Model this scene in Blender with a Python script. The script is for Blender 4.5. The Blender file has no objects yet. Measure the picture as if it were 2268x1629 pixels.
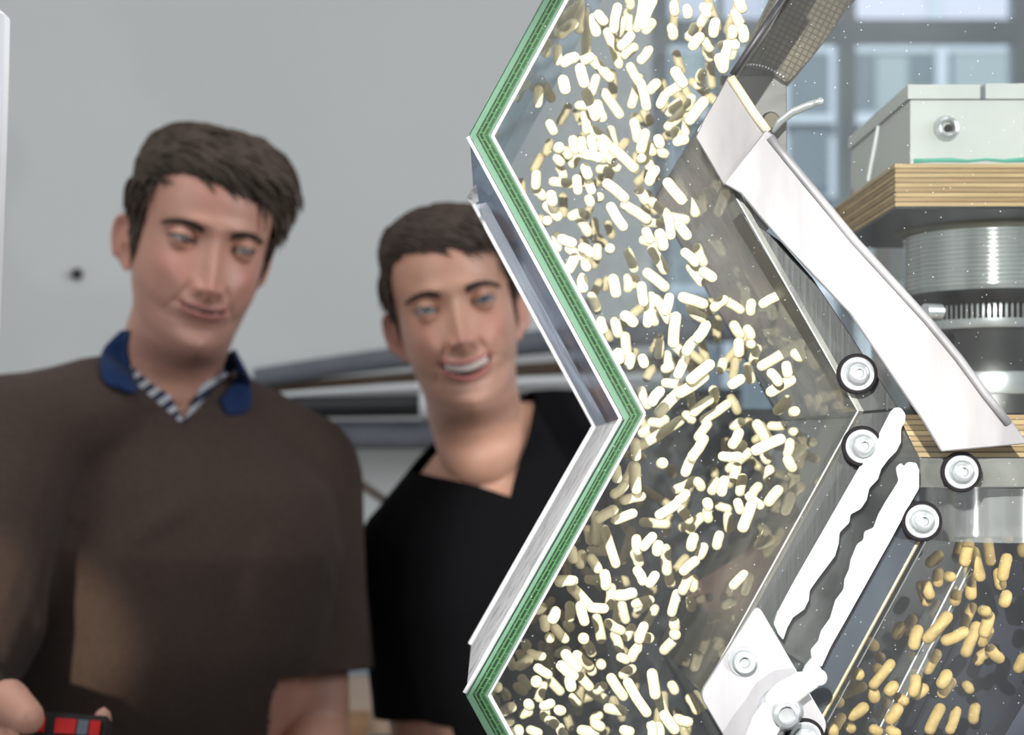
import bpy, bmesh, math, random
import numpy as np
from mathutils import Vector, Matrix, Euler, noise
from mathutils.bvhtree import BVHTree

random.seed(7)
SC = bpy.context.scene
COL = SC.collection
F, CX, CY, H = 4000.0, 1090.0, 1008.0, 1.48          # focal length and principal point in pixels, lens height in metres
R = math.radians

# ---------------------------------------------------------------- camera, world, lights, exposure
cam = bpy.data.cameras.new('camera')
camera = bpy.data.objects.new('camera', cam); COL.objects.link(camera)
camera.location = (0, 0, H); camera.rotation_euler = (R(90), 0, 0)
cam.sensor_width = 36; cam.lens = 36 * F / 2268
cam.shift_x = (1134 - CX) / 2268; cam.shift_y = (CY - 814.5) / 2268
cam.clip_start = 0.02
cam.dof.use_dof = True; cam.dof.focus_distance = 0.87; cam.dof.aperture_fstop = 10.0
SC.camera = camera
SC.view_settings.view_transform = 'Standard'; SC.view_settings.look = 'None'
SC.view_settings.exposure = 0.0; SC.view_settings.gamma = 1.0
SC.view_settings.use_curve_mapping = False
SC.cycles.use_denoising = True
SC.cycles.transparent_max_bounces = 32
SC.cycles.max_bounces = 8
SC.cycles.sample_clamp_indirect = 6.0
SC.cycles.caustics_reflective = False; SC.cycles.caustics_refractive = False

w = bpy.data.worlds.new('sky'); SC.world = w; w.use_nodes = True
wn = w.node_tree; bg = wn.nodes['Background']
bg.inputs[0].default_value = (0.80, 0.88, 1.0, 1); bg.inputs[1].default_value = 1.1

def light(name, kind, loc, aim, energy, color=(1, 1, 1), **kw):
    l = bpy.data.lights.new(name, kind); l.energy = energy; l.color = color
    for k, v in kw.items(): setattr(l, k, v)
    o = bpy.data.objects.new(name, l); COL.objects.link(o); o.location = loc
    o.rotation_euler = (Vector(aim) - Vector(loc)).to_track_quat('-Z', 'Y').to_euler()
    return o
light('sun', 'SUN', (0, 0, 9), (0.25, 0.9, 8.0), 6.8, (1.0, 0.97, 0.92), angle=R(1))
# the bright work lamp standing left of the lens and trained on the machine
light('machine_lamp', 'SPOT', (-0.035, 0.10, 1.66), (0.25, 0.90, 1.50), 90, (1.0, 0.97, 0.92), spot_size=R(41.5), spot_blend=0.16, shadow_soft_size=0.003)
light('pellet_fill_spot', 'SPOT', (0.62, 0.12, 1.40), (0.06, 0.93, 1.53), 26, (1.0, 0.96, 0.90), spot_size=R(30), spot_blend=0.4, shadow_soft_size=0.012)  # added unseen spot, lifts the shadow side of the pellets
# daylight from a window to the right of the machine
light('window_light', 'AREA', (2.4, 0.2, 2.3), (0.1, 1.5, 1.4), 68, (0.94, 0.97, 1.0), shape='RECTANGLE', size=1.4, size_y=1.4)
light('left_fill_light', 'AREA', (-2.6, -1.2, 2.3), (-0.2, 2.6, 1.5), 40, (0.95, 0.97, 1.0), shape='RECTANGLE', size=1.6, size_y=1.4)  # added fill from behind left, no window stands there
light('overhead_fill_light', 'AREA', (-0.6, 1.0, 3.05), (-0.6, 1.3, 0), 19, (1.0, 0.98, 0.94), shape='RECTANGLE', size=2.4, size_y=1.4)  # added overhead fill panel, no fixture modelled
light('low_sun_beam', 'SPOT', (-1.25, -0.4, 1.95), (-0.455, 1.62, 1.33), 300, (1.0, 0.84, 0.62), spot_size=R(4.6), spot_blend=0.6, shadow_soft_size=0.02)

def P(px, py, d):
    return Vector(((px - CX) / F * d, d, H - (py - CY) / F * d))

# ---------------------------------------------------------------- object helpers
def tag(o, label=None, cat=None, group=None, kind=None):
    if label: o['label'] = label
    if cat: o['category'] = cat
    if group: o['group'] = group
    if kind: o['kind'] = kind
    return o
def empty(name, loc=(0, 0, 0), label=None, cat=None, group=None):
    o = bpy.data.objects.new(name, None); COL.objects.link(o); o.location = loc; o.empty_display_size = 0.02
    return tag(o, label, cat, group)
def world_of(o):
    M = Matrix.LocRotScale(o.location, o.rotation_euler, o.scale)
    return M if o.parent is None else world_of(o.parent) @ o.matrix_parent_inverse @ M
def link(name, me, mat=None, parent=None, world=True):
    o = bpy.data.objects.new(name, me); COL.objects.link(o)
    if mat is not None and not me.materials:
        for m in (mat if isinstance(mat, (list, tuple)) else [mat]): me.materials.append(m)
    if parent is not None:
        o.parent = parent
        o.matrix_parent_inverse = world_of(parent).inverted()
    return o
def mesh(name, verts, faces, smooth=False):
    me = bpy.data.meshes.new(name)
    me.from_pydata([tuple(v) for v in verts], [], [tuple(f) for f in faces]); me.update()
    if smooth: me.shade_smooth()
    return me
def fin(bm, name, smooth=False):
    me = bpy.data.meshes.new(name); bmesh.ops.recalc_face_normals(bm, faces=bm.faces); bm.to_mesh(me); bm.free()
    if smooth: me.shade_smooth()
    return me
def autosmooth(me, ang=35):
    bm = bmesh.new(); bm.from_mesh(me)
    for e in bm.edges:
        if len(e.link_faces) == 2 and e.calc_face_angle(0) > R(ang): e.smooth = False
    for f in bm.faces: f.smooth = True
    bm.to_mesh(me); bm.free(); return me
def box(bm, lo, hi, M=None):
    vs = [bm.verts.new((x, y, z)) for z in (lo[2], hi[2]) for y in (lo[1], hi[1]) for x in (lo[0], hi[0])]
    for f in ((0, 2, 3, 1), (4, 5, 7, 6), (0, 1, 5, 4), (2, 6, 7, 3), (0, 4, 6, 2), (1, 3, 7, 5)): bm.faces.new([vs[i] for i in f])
    if M is not None: bmesh.ops.transform(bm, matrix=M, verts=vs)
    return vs
def bevel(bm, w, seg=2):
    bmesh.ops.bevel(bm, geom=[e for e in bm.edges if len(e.link_faces) == 2 and e.calc_face_angle(0) > 0.5], offset=w, segments=seg, affect='EDGES', profile=0.5)
def boxme(name, lo, hi, bv=0.0, seg=2):
    bm = bmesh.new(); box(bm, lo, hi)
    if bv: bevel(bm, bv, seg)
    return fin(bm, name)
def prism(name, pts, y0, y1, bv=0.0, seg=2, round_c=None):
    """polygon (x,z) world points extruded between depths y0 and y1"""
    bm = bmesh.new()
    a = [bm.verts.new((p[0], y0, p[1])) for p in pts]; b = [bm.verts.new((p[0], y1, p[1])) for p in pts]
    n = len(pts)
    bm.faces.new(a); bm.faces.new(b[::-1])
    for i in range(n): bm.faces.new((a[i], b[i], b[(i + 1) % n], a[(i + 1) % n]))
    bmesh.ops.recalc_face_normals(bm, faces=bm.faces)
    if bv: bevel(bm, bv, seg)
    return fin(bm, name)
def px(pts, d):
    return [((x - CX) / F * d, H - (y - CY) / F * d) for x, y in pts]
def roundpoly(pts, r, seg=5):
    out = []; n = len(pts)
    for i in range(n):
        p = Vector(pts[i]); a = (Vector(pts[i - 1]) - p); b = (Vector(pts[(i + 1) % n]) - p)
        rr = min(r, a.length * .45, b.length * .45)
        s, e = p + a.normalized() * rr, p + b.normalized() * rr
        for k in range(seg + 1):
            t = k / seg
            out.append(tuple(s * (1 - t) ** 2 + p * 2 * t * (1 - t) + e * t * t))
    return out
def tube(bm, pts, rad, n=10, caps=True, flat=1.0):
    """tube along points; rad is a number or list"""
    pts = [Vector(p) for p in pts]; m = len(pts)
    rad = [rad] * m if not hasattr(rad, '__len__') else rad
    prev = None; rings = []
    for i, p in enumerate(pts):
        t = (pts[min(i + 1, m - 1)] - pts[max(i - 1, 0)]).normalized()
        if prev is None:
            prev = t.orthogonal().normalized()
        u = (prev - t * prev.dot(t)).normalized(); v = t.cross(u); prev = u
        rings.append([bm.verts.new(p + (u * math.cos(2 * math.pi * k / n) + v * math.sin(2 * math.pi * k / n) * flat) * rad[i]) for k in range(n)])
    for a, b in zip(rings, rings[1:]):
        for k in range(n): bm.faces.new((a[k], a[(k + 1) % n], b[(k + 1) % n], b[k]))
    if caps: bm.faces.new(rings[0][::-1]); bm.faces.new(rings[-1])
    return rings
def lathe(bm, prof, M=None, n=32, closed=True):
    """profile [(r, h)] turned about local z"""
    rings = []
    for r, h in prof:
        if r < 1e-6: rings.append([bm.verts.new((0, 0, h))])
        else: rings.append([bm.verts.new((r * math.cos(2 * math.pi * k / n), r * math.sin(2 * math.pi * k / n), h)) for k in range(n)])
    fs = []
    for a, b in zip(rings, rings[1:]):
        for k in range(n):
            if len(a) == 1 and len(b) == 1: continue
            if len(a) == 1: f = (a[0], b[(k + 1) % n], b[k])
            elif len(b) == 1: f = (a[k], a[(k + 1) % n], b[0])
            else: f = (a[k], a[(k + 1) % n], b[(k + 1) % n], b[k])
            fs.append(bm.faces.new(f))
    vs = [v for r_ in rings for v in r_]
    if M is not None: bmesh.ops.transform(bm, matrix=M, verts=vs)
    return vs
def sphere(bm, c, r, M=None, u=24, v=14):
    prof = [(math.sin(math.pi * i / v) * 1.0, -math.cos(math.pi * i / v)) for i in range(v + 1)]
    prof[0] = (0, -1); prof[-1] = (0, 1)
    r = Vector((r, r, r)) if not hasattr(r, '__len__') else Vector(r)
    T = Matrix.Translation(c) @ (M or Matrix()) @ Matrix.Diagonal((*r, 1))
    return lathe(bm, prof, T, u)

# ---------------------------------------------------------------- material helpers
def mat(name, color=(.5, .5, .5), rough=.5, metal=0.0, **kw):
    m = bpy.data.materials.new(name); m.use_nodes = True
    b = m.node_tree.nodes['Principled BSDF']
    b.inputs['Base Color'].default_value = (*color, 1); b.inputs['Roughness'].default_value = rough; b.inputs['Metallic'].default_value = metal
    for k, v in kw.items(): b.inputs[k].default_value = v
    return m
def N(m, t, **kw):
    n = m.node_tree.nodes.new(t)
    for k, v in kw.items():
        if hasattr(n, k): setattr(n, k, v)
        else: n.inputs[k.replace('_', ' ')].default_value = v
    return n
def L(m, a, b): m.node_tree.links.new(a, b)
def bsdf(m): return m.node_tree.nodes['Principled BSDF']
def ramp(m, fac, stops):
    r = N(m, 'ShaderNodeValToRGB'); L(m, fac, r.inputs[0])
    e = r.color_ramp.elements
    while len(e) < len(stops): e.new(.5)
    for k, (p, c) in enumerate(stops): e[k].position = p; e[k].color = (*c, 1) if len(c) == 3 else c
    return r.outputs[0]
def texco(m, scale=(1, 1, 1), rot=(0, 0, 0), kind='Object'):
    t = N(m, 'ShaderNodeTexCoord'); mp = N(m, 'ShaderNodeMapping')
    mp.inputs['Scale'].default_value = scale; mp.inputs['Rotation'].default_value = rot
    L(m, t.outputs[kind], mp.inputs[0]); return mp.outputs[0]
def nz(m, co, scale, detail=4, rough=.55):
    n = N(m, 'ShaderNodeTexNoise'); n.inputs['Scale'].default_value = scale; n.inputs['Detail'].default_value = detail
    n.inputs['Roughness'].default_value = rough; L(m, co, n.inputs[0]); return n.outputs[0]
def bump(m, h, strength=.3, dist=.002):
    b = N(m, 'ShaderNodeBump'); b.inputs['Strength'].default_value = strength; b.inputs['Distance'].default_value = dist
    L(m, h, b.inputs['Height']); L(m, b.outputs[0], bsdf(m).inputs['Normal']); return b
def noisy(name, c1, c2, scale, rough=.6, metal=0, stretch=(1, 1, 1), rot=(0, 0, 0), bmp=.15, dist=.001, kind='Object', detail=5, **kw):
    m = mat(name, c1, rough, metal, **kw); co = texco(m, stretch, rot, kind); n = nz(m, co, scale, detail)
    L(m, ramp(m, n, [(.3, c1), (.7, c2)]), bsdf(m).inputs['Base Color'])
    if bmp: bump(m, n, bmp, dist)
    return m
def clear(name, tint=(.97, .985, .98), dust=.06, rough=.02, refl=1.0, dscale=60, stretch=(1, 1, 1), rot=(0, 0, 0), dcol=(.8, .82, .84), contrast=(.35, .75), specks=True):
    """clear acrylic sheet: transparent body, Fresnel gloss, a film of dust and scratches"""
    m = bpy.data.materials.new(name); m.use_nodes = True; nt = m.node_tree; nt.nodes.clear()
    out = N(m, 'ShaderNodeOutputMaterial'); tr = N(m, 'ShaderNodeBsdfTransparent'); tr.inputs[0].default_value = (*tint, 1)
    gl = N(m, 'ShaderNodeBsdfGlossy'); gl.inputs['Roughness'].default_value = rough
    fr = N(m, 'ShaderNodeFresnel'); fr.inputs[0].default_value = 1.45
    mu = N(m, 'ShaderNodeMath', operation='MULTIPLY'); L(m, fr.outputs[0], mu.inputs[0]); mu.inputs[1].default_value = refl
    mx = N(m, 'ShaderNodeMixShader'); L(m, mu.outputs[0], mx.inputs[0]); L(m, tr.outputs[0], mx.inputs[1]); L(m, gl.outputs[0], mx.inputs[2])
    df = N(m, 'ShaderNodeBsdfDiffuse'); df.inputs[0].default_value = (*dcol, 1)
    tl = N(m, 'ShaderNodeBsdfTranslucent'); tl.inputs[0].default_value = (*dcol, 1)
    dm = N(m, 'ShaderNodeMixShader'); dm.inputs[0].default_value = .4; L(m, df.outputs[0], dm.inputs[1]); L(m, tl.outputs[0], dm.inputs[2])
    co = texco(m, stretch, rot); n = nz(m, co, dscale, 6, .6)
    mr = N(m, 'ShaderNodeMapRange'); L(m, n, mr.inputs[0]); mr.inputs[1].default_value = contrast[0]; mr.inputs[2].default_value = contrast[1]
    mr.inputs[3].default_value = dust * .25; mr.inputs[4].default_value = dust * 1.6
    fac = mr.outputs[0]
    if specks:
        c2 = texco(m); v = N(m, 'ShaderNodeTexVoronoi'); v.inputs['Scale'].default_value = 190; L(m, c2, v.inputs[0])
        lt = N(m, 'ShaderNodeMath', operation='LESS_THAN'); L(m, v.outputs['Distance'], lt.inputs[0]); lt.inputs[1].default_value = .07
        ad = N(m, 'ShaderNodeMath', operation='MULTIPLY_ADD'); L(m, lt.outputs[0], ad.inputs[0]); ad.inputs[1].default_value = .25; L(m, fac, ad.inputs[2]); fac = ad.outputs[0]
    fx = N(m, 'ShaderNodeMixShader'); L(m, fac, fx.inputs[0]); L(m, mx.outputs[0], fx.inputs[1]); L(m, dm.outputs[0], fx.inputs[2])
    L(m, fx.outputs[0], out.inputs[0])
    return m
# ================================================================ room shell
paint = noisy('wall_paint', (.555, .57, .57), (.575, .59, .59), 3, .85, bmp=.02)
def structure(name, me, m): return tag(link(name, me, m), kind='structure')
structure('wall_back', boxme('wall_back', (-3.2, 3.05, 0), (.27, 3.2, 4.2)), paint)
structure('wall_left', boxme('wall_left', (-3.35, -3, 0), (-3.2, 3.2, 4.2)), paint)
structure('wall_right', boxme('wall_right', (4.6, -3, 0), (4.75, 6.6, 4.2)), paint)
structure('wall_front', boxme('wall_front', (-3.35, -3.15, 0), (4.75, -3, 4.2)), paint)
structure('wall_side', boxme('wall_side', (.17, 3.2, 0), (.27, 6.6, 4.2)), paint)
structure('floor', boxme('floor', (-3.35, -3, -.1), (4.75, 6.75, 0)), noisy('floor_screed', (.20, .20, .20), (.26, .26, .26), 6, .6))
structure('ceiling', boxme('ceiling', (-3.35, -3, 4.2), (4.75, 6.75, 4.3)), mat('ceiling_paint', (.7, .7, .7), .9))
structure('ground', boxme('ground', (-20, 6.75, -.2), (30, 30, -.1)), mat('yard_paving', (.3, .31, .32), .9))
frame_m = mat('window_frame_paint', (.66, .74, .80), .5)
glass_m = clear('window_glass', tint=(.93, .96, .97), dust=.02, refl=.6, specks=False)
win = structure('window_1', boxme('window_1', (.2, 6.58, 4.05), (4.6, 6.72, 4.2)), frame_m)
YW = 6.62
def wpx(x): return (x - CX) / F * YW
def wpz(y): return H - (y - CY) / F * YW
def bar(x0, y0, x1, y1, t=.05): link('window_frame', boxme('window_frame', (wpx(x0), YW - t / 2, wpz(y1)), (wpx(x1), YW + t / 2, wpz(y0)), .004, 1), frame_m, win)
bar(1856, -300, 1890, 1900, .10); bar(2240, -300, 2282, 1900, .10); bar(1400, -300, 1478, 1900, .10)
bar(1400, 48, 3300, 96, .08); bar(1400, 1000, 3300, 1060, .08)
bar(1588, -300, 1600, 1000, .05)
link('window_sill', boxme('window_sill', (.2, 6.5, .0), (4.6, 6.72, wpz(1500))), paint, win)
link('pane', boxme('pane', (wpx(1400), YW - .003, wpz(1500)), (4.6, YW + .003, 4.0)), glass_m, win)
# building across the yard
YB = 15.0
fac = empty('office_building', (3.2, YB, 0), 'pale office building across the yard with rows of white-framed windows', 'building')
fpt = mat('facade_render', (.13, .165, .19), .8); wfr = mat('white_frame', (.36, .41, .47), .6); dpane = mat('window_reflection', (.10, .13, .155), .8); cur = mat('pale_curtain', (.22, .27, .29), .8); lav = mat('white_blind', (.42, .43, .52), .8)
def bx_(x): return (x - CX) / F * YB
def bz_(y): return H - (y - CY) / F * YB
def fbox(name, x0, y0, x1, y1, t0, t1, m, par=fac): return link(name, boxme(name, (bx_(x0), YB + t0, bz_(y1)), (bx_(x1), YB + t1, bz_(y0))), m, par)
fbox('wall', 900, -1500, 3200, 1420, .1, .6, fpt)
def fwin(x0, y0, x1, y1, mull=(), rails=(), pane=dpane, curtains=()):
    f = fbox('window', x0 - 8, y0 - 8, x1 + 8, y1 + 8, .05, .12, wfr)
    a, b, c, d = [v + e for v, e in zip((x0, y0, x1, y1), (10, 10, -10, -10))]
    fbox('pane', a, b, c, d, .0, .045, pane, f)
    for x, w_ in mull: fbox('mullion', x - w_ / 2, y0, x + w_ / 2, y1, -.04, .03, wfr, f)
    for y, w_ in rails: fbox('rail', x0, y - w_ / 2, x1, y + w_ / 2, -.04, .03, wfr, f)
    for q0, q1, r0, r1 in curtains: fbox('curtain', q0, r0, q1, r1, -.02, -.005, cur, f)
fwin(1478, -160, 1700, 52, (), (), lav); fwin(1740, -160, 1850, 52, (), (), lav); fwin(1886, -160, 2246, 52, ((2070, 26),), (), lav); fwin(2290, -160, 2660, 52, (), (), lav)
fwin(1478, 105, 1700, 440, (), ((255, 22),), dpane, ((1500, 1560, 120, 240),))
fwin(1740, 105, 1846, 428, (), ((265, 18),), dpane)
fwin(1886, 105, 2246, 520, ((2084, 26),), ((265, 26),), dpane, ((1940, 2010, 125, 250), (2110, 2230, 120, 250)))
fwin(2290, 105, 2660, 520, ((2470, 26),), ((265, 26),), dpane)
for k in range(4): fwin(1478 + k * 330, 640, 1740 + k * 330, 1000, ((1610 + k * 330, 24),), (), dpane)

# small plug left in the plaster
plug_m = mat('dark_plastic_plug', (.03, .03, .028), .5)
bm = bmesh.new(); lathe(bm, [(0, -.012), (.006, -.012), (.0075, -.009), (.0075, 0), (.010, .001), (0, .001)], Matrix.Translation(P(170, 607, 3.046)) @ Matrix.Rotation(R(90), 4, 'X') @ Matrix.Rotation(R(180), 4, 'X'), 16)
tag(link('wall_plug', fin(bm, 'wall_plug', True), plug_m), 'small dark plug in the bare wall at the left', 'wall plug')

# padded pipes and rails on the back wall
foam = noisy('grey_pipe_foam', (.105, .115, .135), (.13, .14, .16), 30, .8, bmp=.2); wood_d = noisy('brown_rail_wood', (.07, .045, .03), (.12, .08, .055), 20, .6, 0, (1, 8, 8)); white_m = mat('white_enamel', (.62, .64, .65), .35); blackm = mat('black_rubber', (.008, .009, .011), .5)
def rail(name, a, b, r0, r1, m, label, cat, n=20, bend=0, group=None):
    a, b = Vector(a), Vector(b); mid = a.lerp(b, .5) + Vector((0, 0, bend))
    pts = [a * (1 - t) ** 2 + mid * 2 * t * (1 - t) + b * t * t for t in [i / 8 for i in range(9)]]
    rs = [r0 + (r1 - r0) * i / 8 for i in range(9)]
    bm = bmesh.new(); tube(bm, pts, rs, n)
    return tag(link(name, autosmooth(fin(bm, name)), m), label, cat, group)
ra = rail('padded_pipe', P(566, 838, 2.9), P(1640, 725, 2.80), .0155, .022, foam, 'grey padded pipe behind the men, topmost on the wall', 'pipe', bend=.02)
rail('wooden_rail', P(585, 862, 2.93), P(1560, 800, 2.86), .0085, .014, wood_d, 'brown rail just under the upper grey pipe', 'rail', bend=.006)
rail('white_rod', P(600, 877, 2.88), P(1560, 838, 2.82), .004, .011, white_m, 'white rod between the brown rail and the black tube', 'rod', bend=.012)
rb = rail('black_tube', P(560, 905, 2.83), P(1640, 885, 2.80), .0175, .018, blackm, 'black tube behind the men with a white clip round it', 'tube')
bm = bmesh.new(); lathe(bm, [(.0185, -.014), (.022, -.014), (.0235, -.011), (.0235, .011), (.022, .014), (.0185, .014)], Matrix.Translation(P(950, 897, 2.819)) @ Matrix.Rotation(R(90), 4, 'Y'), 20)
tag(link('clip', fin(bm, 'clip', True), white_m, rb), 'white clip')
rc = rail('padded_pipe', P(620, 965, 2.87), P(1640, 962, 2.86), .0235, .024, foam, 'thick grey padded pipe, lowest of the wall pipes', 'pipe')
for x in (1290, 640):
    for (yy, o, rr) in ((965, rc, .0245),):
        link('wall_bracket', boxme('wall_bracket', tuple(P(x, yy, 2.89) + Vector((-.012, 0, -.008))), tuple(P(x, yy, 2.89) + Vector((.012, .18, .008)))), white_m, o)
rail('brace_rod', P(770, 1052, 3.045), P(960, 1180, 3.045), .0055, .0055, wood_d, 'thin brown rod slanting down the wall between the men', 'rod')
duct = empty('cable_duct', P(700, 1500, 2.99), 'grey-blue two-tier cable duct low on the back wall', 'cable duct')
gd = mat('duct_upper', (.20, .22, .245), .5); gd2 = mat('duct_lower', (.27, .30, .33), .5)
link('duct_upper', boxme('duct_upper', tuple(P(200, 1503, 3.0)), tuple(P(1500, 1446, 3.0) + Vector((0, .05, 0))), .003), gd, duct)
link('duct_lower', boxme('duct_lower', tuple(P(200, 1562, 2.97)), tuple(P(1500, 1503, 2.97) + Vector((0, .08, 0))), .003), gd2, duct)
tb = empty('wooden_table', P(850, 1600, 2.6), 'brown wooden table against the back wall, only its edge in view between the men', 'table')
tw = noisy('table_wood', (.24, .13, .065), (.34, .20, .11), 9, .5, 0, (1, 6, 6)); tw2 = noisy('table_pale_wood', (.36, .26, .19), (.42, .31, .22), 9, .5)
zt = P(0, 1572, 2.55).z
link('table_top', boxme('table_top', (P(700, 0, 2.55).x, 2.55, zt - .035), (P(1500, 0, 2.55).x, 2.93, zt), .003), tw2, tb)
link('apron', boxme('apron', (P(772, 0, 2.54).x, 2.535, zt - .12), (P(815, 0, 2.54).x, 2.549, zt - .002), .002), tw, tb)
for xx in (P(715, 0, 2.6).x, P(1480, 0, 2.6).x):
    for yy in (2.57, 2.87): link('leg', boxme('leg', (xx - .025, yy, 0), (xx + .025, yy + .05, zt - .035)), tw, tb)

# tall white panel beside the camera
wpn = prism('white_panel', px([(-190, -60), (-60, -10), (0, 24), (19, 38), (17, 150), (12, 330), (1, 640), (-30, 1300), (-60, 1800), (-190, 1800)], 1.0), .99, 1.004, .001, 1)
wp = tag(link('white_board', wpn, mat('white_laminate', (.95, .95, .96), .5)), 'tall white panel with a slanted top cut off by the left border', 'panel')
link('edge_strip', prism('edge_strip', px([(0, 30), (9, 33), (7, 150), (2, 330), (-4, 480), (-14, 480), (-8, 330)], .988), .986, .9895), mat('panel_edge', (.85, .86, .92), .5), wp)
# ================================================================ people
EX = .0340
def ss(a, b, x):
    t = np.clip((x - a) / (b - a), 0, 1); return t * t * (3 - 2 * t)
def G(x, z, cx, cz, sx, sz): return np.exp(-((x - cx) / sx) ** 2 - ((z - cz) / sz) ** 2)

PROF = np.array([  # front y,z ; back y,z ; half width ; exponent ; crown ring order from the neck up
 (.002, -.205, .058, -.165, .034, 2.0), (-.020, -.192, .072, -.150, .048, 2.0), (-.032, -.174, .077, -.128, .0555, 2.0), (-.036, -.152, .079, -.102, .0575, 2.0),
 (-.054, -.134, .080, -.080, .0585, 1.9), (-.080, -.123, .082, -.062, .0585, 1.75), (-.0945, -.117, .084, -.048, .0590, 1.62),
 (-.1015, -.107, .087, -.036, .0615, 1.66), (-.1010, -.094, .090, -.026, .0645, 1.76), (-.0985, -.083, .092, -.016, .0668, 1.88),
 (-.1015, -.068, .094, -.006, .0695, 2.05), (-.1015, -.048, .097, .006, .0712, 2.12), (-.0990, -.030, .099, .018, .0725, 2.18),
 (-.0955, -.012, .101, .030, .0735, 2.22), (-.0945, .002, .102, .040, .074, 2.25), (-.0985, .020, .102, .054, .0745, 2.25),
 (-.0985, .042, .100, .066, .0745, 2.25), (-.0930, .062, .094, .080, .0725, 2.2), (-.0790, .081, .083, .091, .065, 2.15),
 (-.0560, .095, .063, .100, .051, 2.1), (-.0280, .1035, .036, .1055, .030, 2.0), (-.0060, .1065, .014, .1068, .010, 2.0)])

def head_grid(P_, nv=190, nu=220):
    # resample profile smoothly (Catmull-Rom) with denser rows through the face
    k = len(PROF)
    t = np.linspace(0, 1, nv)
    # density: face rows (index 5..15) get more
    dens = np.interp(np.linspace(0, k - 1, 400), [0, 4, 6, 15, 17, k - 1], [.5, .7, 1.6, 1.6, .8, .8])
    cum = np.concatenate([[0], np.cumsum((dens[1:] + dens[:-1]) / 2)]); cum /= cum[-1]
    s = np.interp(t, cum, np.linspace(0, k - 1, 400))
    i = np.clip(s.astype(int), 0, k - 2); f = (s - i)[:, None]
    p0 = PROF[np.clip(i - 1, 0, k - 1)]; p1 = PROF[i]; p2 = PROF[i + 1]; p3 = PROF[np.clip(i + 2, 0, k - 1)]
    A = .5 * (2 * p1 + (p2 - p0) * f + (2 * p0 - 5 * p1 + 4 * p2 - p3) * f ** 2 + (3 * p1 - p0 - 3 * p2 + p3) * f ** 3)
    a = np.linspace(0, 2 * np.pi, nu, endpoint=False)
    phi = a - .55 * np.sin(a)                   # denser near the front (phi = 0)
    c, sn = np.cos(phi)[None], np.sin(phi)[None]
    yf, zf, yb, zb, w_, e = [A[:, j][:, None] for j in range(6)]
    cc = np.sign(c) * np.abs(c) ** (2 / e); cs = np.sign(sn) * np.abs(sn) ** (2 / e)
    x = w_ * cs
    ym = (yf + yb) / 2
    y = ym - cc * (yb - yf) / 2 * 1.0
    zz = (zf + zb) / 2 + (zf - zb) / 2 * cc
    X, Y, Z = x * np.ones_like(c), y, zz
    wf = ss(.10, .55, c) * np.ones_like(Z)       # how much a vertex belongs to the face
    ax = np.abs(X)
    D = np.zeros_like(X)
    # brow, sockets, cheeks, temples
    D += .0060 * G(ax, Z, .024, .0195, .019, .0075) + .0025 * G(X, Z, 0, .020, .010, .010)
    D -= .0110 * G(ax, Z, .0325, .001, .0170, .0110)
    D += .0060 * G(ax, Z, .046, -.030, .016, .014) + P_['cheek'] * G(ax, Z, .034, -.044, .013, .013)
    D -= .0040 * G(ax, Z, .050, -.070, .016, .018)
    D += .0035 * G(X, Z, 0, .055, .035, .022)
    # nose
    nl = P_.get('nose', 1.0)
    zt = -.041 * nl
    hz = np.interp(Z, [zt - .0175, zt - .009, zt, zt * .6, -.006, .008, .020], [0, .0135, .0225, .0165, .0100, .0050, 0]) * P_.get('noseh', 1)
    sx = np.interp(Z, [zt - .01, zt, zt * .6, 0, .02], [.0105, .0098, .0078, .0078, .0100]) * P_.get('nosew', 1)
    D += hz * (.62 * np.exp(-(X / sx) ** 2) + .38 * np.exp(-(X / (1.75 * sx)) ** 2))
    D += .0065 * G(ax, Z, .0135, zt - .0005, .0052, .0068) - .0028 * G(ax, Z, .0075, zt - .0085, .0034, .0026)
    D -= .0030 * G(ax, Z, .0205, zt - .001, .0035, .0070)
    # muzzle, smile folds
    mc = P_['mz']; sm = P_['smile']; mw = P_['mw']; op = P_['open']
    D += .0055 * G(X, Z, 0, mc, .026, .017)
    t_ = np.clip((Z - (-.043)) / (mc - .004 + .043), 0, 1.1)
    fx = .0195 + (.0135 + .004 * (mw / .026)) * t_
    D -= P_['fold'] * np.exp(-((ax - fx) / .0032) ** 2) * ss(-.036, -.046, Z) * ss(mc - .020, mc - .006, Z)
    # lips
    zc = mc + sm * (ax / .026) ** 2 + P_.get('skew', 0) * X / .026
    inm = ss(mw * 1.12, mw * .9, ax)
    half = op * np.sqrt(np.clip(1 - (ax / mw) ** 2, 0, 1))
    up = Z - (zc + half * .55); lo = (zc - half * .95) - Z
    lipw = ss(mw * 1.12, mw * .55, ax)
    D += .0042 * lipw * np.exp(-((up - .0030) / .0036) ** 2) + .0042 * lipw * np.exp(-((lo - .0038) / .0042) ** 2)
    inside = (up < .0003) & (lo < .0003) & (ax < mw)
    D = np.where(inside & (half > .0006), D - .024, D)
    D -= .0035 * inm * np.exp(-((Z - zc) / .0016) ** 2) * (half < .0007)
    D -= .0030 * G(ax, Z, mw * 1.12, mc + sm * 1.2, .0045, .0045)
    D -= .0030 * G(X, Z, 0, mc - .0195 - op, .017, .0045)
    D += .0050 * G(X, Z, 0, -.104, .017, .011) * P_.get('chin', 1)
    D *= wf
    Y = Y - D
    # eyelids drawn over the eyeballs
    EY = P_['eyey']; er = .0122
    lid = np.zeros_like(X); opening = np.zeros_like(X, bool)
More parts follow.
